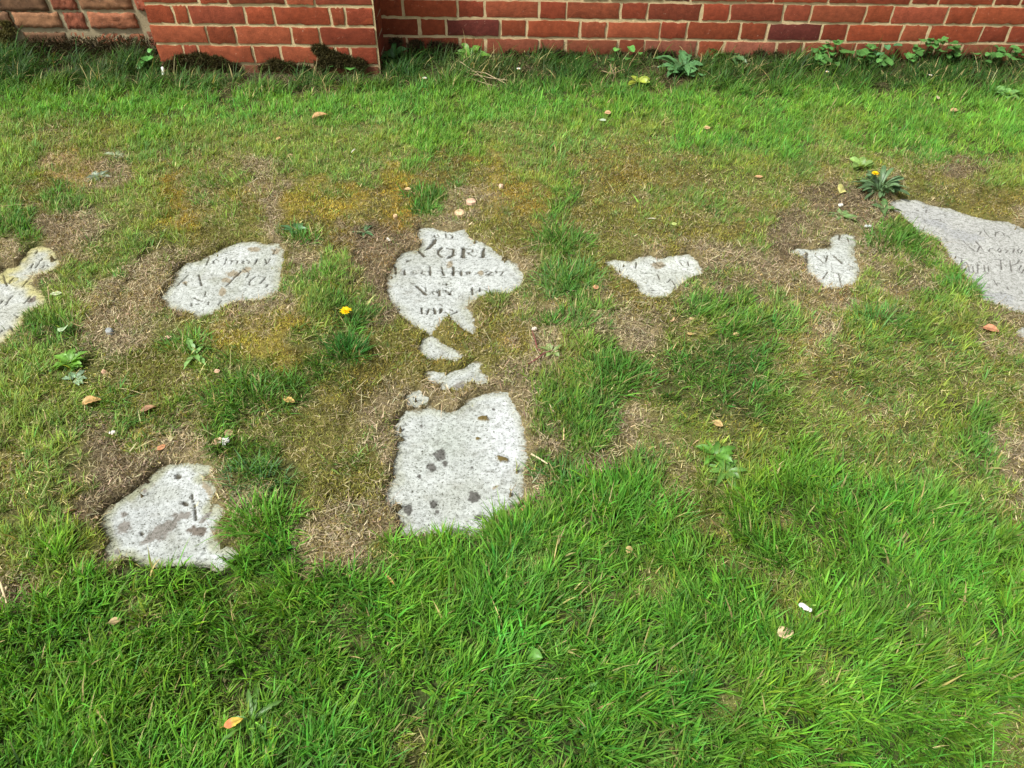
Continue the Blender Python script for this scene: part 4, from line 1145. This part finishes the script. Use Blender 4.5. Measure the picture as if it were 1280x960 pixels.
# round-leaved ground ivy on stalks
def ivy(u, v, nl, rx, ry, hh, leafsz, c, lab, seed):
    x, y, z = spot(u, v)
    rs = random.Random(seed)
    root = empty('ground_ivy', (x, y, z)); tag(root, lab, 'weed', 'round-leaved plants along the wall foot')
    lf = MB(); st = MB()
    for k in range(nl):
        px_, py_ = rs.uniform(-rx, rx), rs.uniform(-ry, ry)
        if y + py_ > WALL_Y - .02: py_ = WALL_Y - .02 - y
        h_ = hh * rs.uniform(.45, 1.1) * (1 - .5 * abs(px_ / rx) ** 2)
        s_ = leafsz * rs.uniform(.65, 1.2)
        a = rs.uniform(-2.6, -0.5)
        cc = np.array(c) * rs.uniform(.7, 1.3)
        tube(st, [(px_ * .6, py_ * .6, -.004), (px_ * .9, py_ * .9, h_ * .6), (px_, py_, h_)], .0011, cc * .9, 5)
        leaf(lf, (px_, py_, h_), a, s_, s_ * 1.1, rs.uniform(-.35, .35), rs.uniform(.1, .6), cc, 'heart', 8, .18, cc * 1.25)
    lf.build('leaves', M_LEAF, root); st.build('stems', M_LEAF, root)
ivy(1056, 84, 62, .15, .09, .09, .032, (.075,.20,.045), 'largest clump of round bright green leaves against the wall', 1)
ivy(1158, 80, 34, .11, .08, .11, .030, (.075,.20,.045), 'taller clump of round leaves between the largest clump and the corner', 2)
ivy(1248, 84, 34, .12, .08, .08, .032, (.07,.19,.045), 'clump of round leaves at the far right of the wall foot', 3)
ivy(430, 92, 5, .05, .03, .06, .036, (.11, .30, .06), 'few round leaves under the dark moss at the pier base', 4)
ivy(780, 82, 5, .07, .03, .07, .028, (.10, .28, .06), 'sparse small round leaves left of the sow thistle', 5)
ivy(858, 100, 10, .07, .04, .05, .034, (.10, .25, .09), 'round leaves under the sow thistle', 6)
ivy(1103, 78, 4, .05, .03, .09, .040, (.09, .25, .10), 'pair of big bluish round leaves between the two ivy clumps', 7)
ivy(193, 88, 7, .04, .03, .08, .026, (.08, .25, .05), 'small leafy shoot in the dark corner left of the pier', 8)

# ---- twigs
def twigs(u, v, segs_, c, r_, lab, nm='twig'):
    x0_, y0_, z0_ = spot(u, v)
    b = MB()
    for pts in segs_:
        P_ = []
        for (a_, b_, h_) in pts:
            X_, Y_ = G1(a_, b_, h_)
            P_.append((X_ - x0_, Y_ - y0_, h_ - z0_ + .012))
        tube(b, P_, np.linspace(r_, r_ * .6, len(P_)), c, 5)
    o = b.build(nm, M_STRAW); o.location = (x0_, y0_, z0_)
    tag(o, lab, 'twig')
twigs(672, 450, [[(652,464,.006),(668,455,.012),(680,446,.014),(690,442,.018)],[(671,439,.012),(669,430,.018),(665,418,.020)],[(671,439,.012),(676,444,.01)]], (.20,.06,.06), .0018, 'thin dark red twig lying right of the central stone')
twigs(600, 100, [[(566,88,.03),(590,96,.035),(612,101,.03),(634,104,.03)],[(574,80,.05),(592,92,.04),(606,103,.03),(612,117,.02)],[(585,92,.04),(607,95,.04),(632,108,.02),(634,116,.015)],[(578,98,.03),(600,106,.03),(622,112,.02)]], (.42,.34,.20), .0022, 'bundle of bare straw coloured twigs against the wall foot', 'twig_bundle')
twigs(65, 385, [[(62,362,.008),(63,375,.012),(66,392,.008)]], (.45,.33,.20), .0009, 'thin dry stalk curving beside the narrow pale leaf')
twigs(673, 575, [[(664,572,.01),(673,577,.012),(684,584,.01)]], (.58,.50,.32), .0026, 'pale straw stalk right of the blank stone end')
twigs(8, 748, [[(4,732,.02),(8,745,.025),(12,758,.02)],[(12,738,.02),(8,748,.02),(2,756,.02)]], (.55,.46,.28), .0025, 'bleached dead stalks at the left edge of the lush grass', 'dead_stalk')
twigs(765, 95, [[(752,92,.03),(765,96,.04),(780,90,.05)],[(762,84,.05),(768,98,.03),(764,108,.02)],[(770,88,.05),(758,102,.03)]], (.30,.22,.13), .0018, 'dead brown stalks near the wall left of the sow thistle', 'dead_stalk')

# ---- moss cushions climbing the base of the wall
def cushion(pts, nm, lab, c, seed, n_=2600, thick=.035):
    """pts: (x, y, z, r) balls; shoots stand off their surface"""
    rs = np.random.default_rng(seed)
    P_ = []; Nn = []
    tot = sum(p[3] ** 2 for p in pts)
    for (cx_, cy_, cz_, r_) in pts:
        k = int(n_ * r_ ** 2 / tot)
        v_ = rs.normal(0, 1, (k, 3)); v_ /= np.linalg.norm(v_, axis=1)[:, None]
        v_[:, 1] = -np.abs(v_[:, 1])
        rr = r_ * (1 + .3 * rs.normal(0, .4, k))[:, None]
        P_.append(np.array((cx_, cy_, cz_)) + v_ * rr * np.array((1.5, .45, .8))); Nn.append(v_)
    P_ = np.concatenate(P_); Nn = np.concatenate(Nn) + rs.normal(0, .5, (len(P_), 3)) + np.array((0, 0, .3))
    Nn /= np.linalg.norm(Nn, axis=1)[:, None]
    k = P_[:, 2] > -.01; P_ = P_[k]; Nn = Nn[k]; k = len(P_)
    Ls = rs.uniform(.006, .017, k)[:, None]
    sd_ = np.cross(Nn, rs.normal(0, 1, (k, 3))); sd_ /= np.linalg.norm(sd_, axis=1)[:, None]
    hw = rs.uniform(.001, .0022, k)[:, None]
    bend = rs.normal(0, .3, (k, 3))
    V = np.stack([P_ - sd_ * hw, P_ + sd_ * hw, P_ + Nn * Ls * .55 + sd_ * hw * .8, P_ + Nn * Ls * .55 - sd_ * hw * .8, P_ + (Nn + bend) * Ls], 1)
    b_ = (np.arange(k) * 5)[:, None]
    C = np.repeat((np.array(c) * (1 + .35 * rs.normal(0, 1, (k, 1))))[:, None, :], 5, 1)
    ctr = P_.mean(0); ctr[2] = 0
    o = new_mesh(nm, V.reshape(-1, 3) - ctr, [b_ + np.array([[0, 1, 2, 3]]), b_ + np.array([[3, 2, 4]])], M_MOSS, None, {'col': np.clip(C.reshape(-1, 3), .008, 1)})
    o.location = ctr
    tag(o, lab, 'moss', 'dark moss cushions at the wall base')
def wp(u, v, yy, r_):
    X_, Z_ = on_wall(np.array([float(u)]), np.array([float(v)]), yy)
    return (float(X_[0]), yy, float(Z_[0]), r_)
MC = (.060, .052, .020)
cushion([wp(230,75,PIER_Y-.005,.022),wp(250,74,PIER_Y-.005,.026),wp(272,78,PIER_Y-.005,.024),wp(290,84,PIER_Y-.005,.018),wp(215,82,PIER_Y-.008,.018)], 'moss_cushion', 'dark brown moss cushion on the left part of the pier base', MC, 1, 5200)
cushion([wp(345,80,PIER_Y-.005,.018),wp(362,83,PIER_Y-.005,.016),wp(332,86,PIER_Y-.006,.014),wp(380,86,PIER_Y-.006,.013)], 'moss_cushion', 'small dark moss cushion in the middle of the pier base', MC, 2, 3000)
cushion([wp(400,62,PIER_Y-.004,.018),wp(412,70,PIER_Y-.004,.024),wp(428,76,PIER_Y-.004,.026),wp(446,80,PIER_Y-.004,.022),wp(404,82,PIER_Y-.006,.02)], 'moss_cushion', 'tall dark moss cushion on the right corner of the pier base', MC, 3, 6000)
BK = []
for q in range(34):
    uu_ = 34 + q * 4.6; BK.append(wp(uu_, 62 + 6 * math.sin(q * 1.7), WALL_Y - .03, .030 + .012 * math.sin(q * 2.3) ** 2))
    BK.append(wp(uu_ + 2, 78 + 5 * math.sin(q * 1.1), WALL_Y - .07, .034))
cushion(BK, 'moss_cushion', 'long dark mossy soil bank under the old bricks left of the pier', (.050,.042,.020), 4, 16000)
cushion([wp(495,52,WALL_Y-.003,.015),wp(520,56,WALL_Y-.003,.018),wp(545,58,WALL_Y-.003,.02),wp(565,60,WALL_Y-.003,.018),wp(590,66,WALL_Y-.004,.014)], 'moss_cushion', 'thin dark moss along the wall right of the pier corner', (.085,.060,.030), 5, 2600)
cushion([wp(8,30,WALL_Y-.003,.012),wp(14,38,WALL_Y-.003,.014),wp(6,44,WALL_Y-.003,.016),wp(10,54,WALL_Y-.004,.02)], 'moss_cushion', 'olive moss on the old bricks at the far left', (.12,.11,.04), 6, 2600)

for q_, (uu_, nn_, lb_) in enumerate(((690, 5, 'dark mossy strip at the wall foot between the straw twigs and the brown stalks'),
        (815, 4, 'dark mossy strip at the wall foot beside the sow thistle'), (960, 5, 'dark mossy strip at the wall foot left of the largest round-leaved clump'),
        (1200, 5, 'dark mossy strip at the wall foot behind the right-hand round-leaved clumps'))):
    cushion([wp(uu_ + (t_ - nn_ / 2) * 20, 68 + 3 * math.sin(t_ * 2.1) + (uu_ - 640) * .010, WALL_Y - .012, .016 + .007 * math.sin(t_ * 3.3) ** 2) for t_ in range(nn_)], 'moss_cushion', lb_, (.055,.046,.020), 40 + q_, 2600)
# ---- tufts one can tell apart
def tuft(u, v, r_, n_, ln, c, lab, seed, lean=(0, 0)):
    global rng
    x0_, y0_, _ = spot(u, v)
    rs = np.random.default_rng(seed); n_ = int(n_ * .7)
    rr = r_ * rs.uniform(0, 1, n_) ** .6; an = rs.uniform(0, 2 * np.pi, n_)
    px_ = x0_ + rr * np.cos(an) * 1.25; py_ = y0_ + rr * np.sin(an) * .85
    dd_ = patch_d(px_, py_); k = dd_ > .003
    px_, py_, an, rr, dd_ = px_[k], py_[k], an[k], rr[k], dd_[k]; n_ = len(px_)
    az_ = np.arctan2(np.sin(an) + lean[1] + rs.normal(0, .9, n_), np.cos(an) + lean[0] + rs.normal(0, .9, n_))
    L_ = ln * rs.lognormal(0, .25, n_)
    cc = np.clip(np.array(c) * (1 + rs.normal(0, .18, (n_, 1))) * (1 + rs.normal(0, .07, (n_, 3))), .01, 1)
    dr = rs.uniform(0, 1, n_) < .06; cc[dr] = (.36, .32, .14)
    z_ = turf_z(px_, py_, dd_) - .003
    o = blades(px_, py_, z_, L_, rs.lognormal(np.log(.0030), .2, n_), az_, np.clip(.15 + .65 * rr / r_ + rs.normal(0, .38, n_), 0, 1.35), np.abs(rs.normal(.6, .3, n_)), cc,
               'grass_tuft', M_GRASS, 3, np.clip(rs.normal(.1, .2, n_), 0, .8), .5, off=(x0_, y0_, 0))
    o.location = (x0_, y0_, 0)
    tag(o, lab, 'grass tuft', 'separate grass tufts between the stones')
DG = (.092, .225, .035); BG = (.120, .300, .035)
tuft(1118, 306, .080, 420, .050, DG, 'dark green tuft beside the left edge of the large grey stone', 1)
tuft(398, 350, .055, 300, .036, BG, 'bright green tuft right of the memory stone, above the yellow flower', 2)
tuft(412, 378, .045, 160, .034, (.085,.24,.035), 'darker tuft right under the bright one, around the yellow flower', 3)
tuft(236, 432, .050, 260, .036, (.13,.31,.06), 'bright bluish tuft on straw below the memory stone', 4)
tuft(436, 445, .035, 260, .050, (.04,.16,.025), 'tall narrow very dark tuft left of the mossy centre', 5)
tuft(700, 305, .070, 420, .050, DG, 'dark tuft at the upper right of the central stone', 6)
tuft(712, 350, .075, 400, .050, (.10,.24,.06), 'greyish tuft between the central stone and the wedge fragment', 7)
tuft(768, 478, .080, 560, .050, (.085,.235,.035), 'lush dark tuft right of the central mossy gap', 8)
tuft(728, 520, .070, 380, .042, (.09,.22,.04), 'lower dark tuft beside the lush one', 9)
tuft(1208, 360, .050, 260, .036, (.09,.27,.05), 'bright tuft pressed against the lower left edge of the large stone', 10)
tuft(1095, 405, .060, 320, .044, (.11,.27,.06), 'mid green tuft below the small fragment with slanting strokes', 11)
tuft(528, 245, .050, 260, .040, (.07,.22,.03), 'green tuft above the top of the central stone', 12)
tuft(530, 262, .030, 140, .040, (.06,.19,.03), 'small dark tuft just under the green one above the central stone', 13)
tuft(140, 498, .035, 46, .060, (.10,.25,.06), 'sparse long blades on bare soil between tan and brown leaf', 14)
tuft(332, 655, .055, 420, .050, BG, 'lush tuft between the blotched stone and the mossy patch', 15)
tuft(640, 665, .060, 460, .046, (.17,.34,.05), 'pale lush tuft overlapping the bottom right of the blank stone end', 16, (-.3, .5))
tuft(770, 640, .120, 1100, .047, (.09,.28,.03), 'large deep green tuft of long blades right of the blank stone end', 17, (0, .5))
tuft(320, 500, .090, 520, .040, (.085,.215,.035), 'dark spreading tuft left of the narrow very dark one', 18)
tuft(320, 600, .055, 260, .036, (.10,.22,.08), 'bluish tuft above the lush one beside the olive moss', 19)
tuft(700, 598, .045, 190, .045, (.08,.21,.05), 'thin dark tuft right of the middle of the blank stone end', 20)
tuft(378, 300, .040, 170, .034, (.08,.24,.04), 'green tuft above the right end of the memory stone', 21)
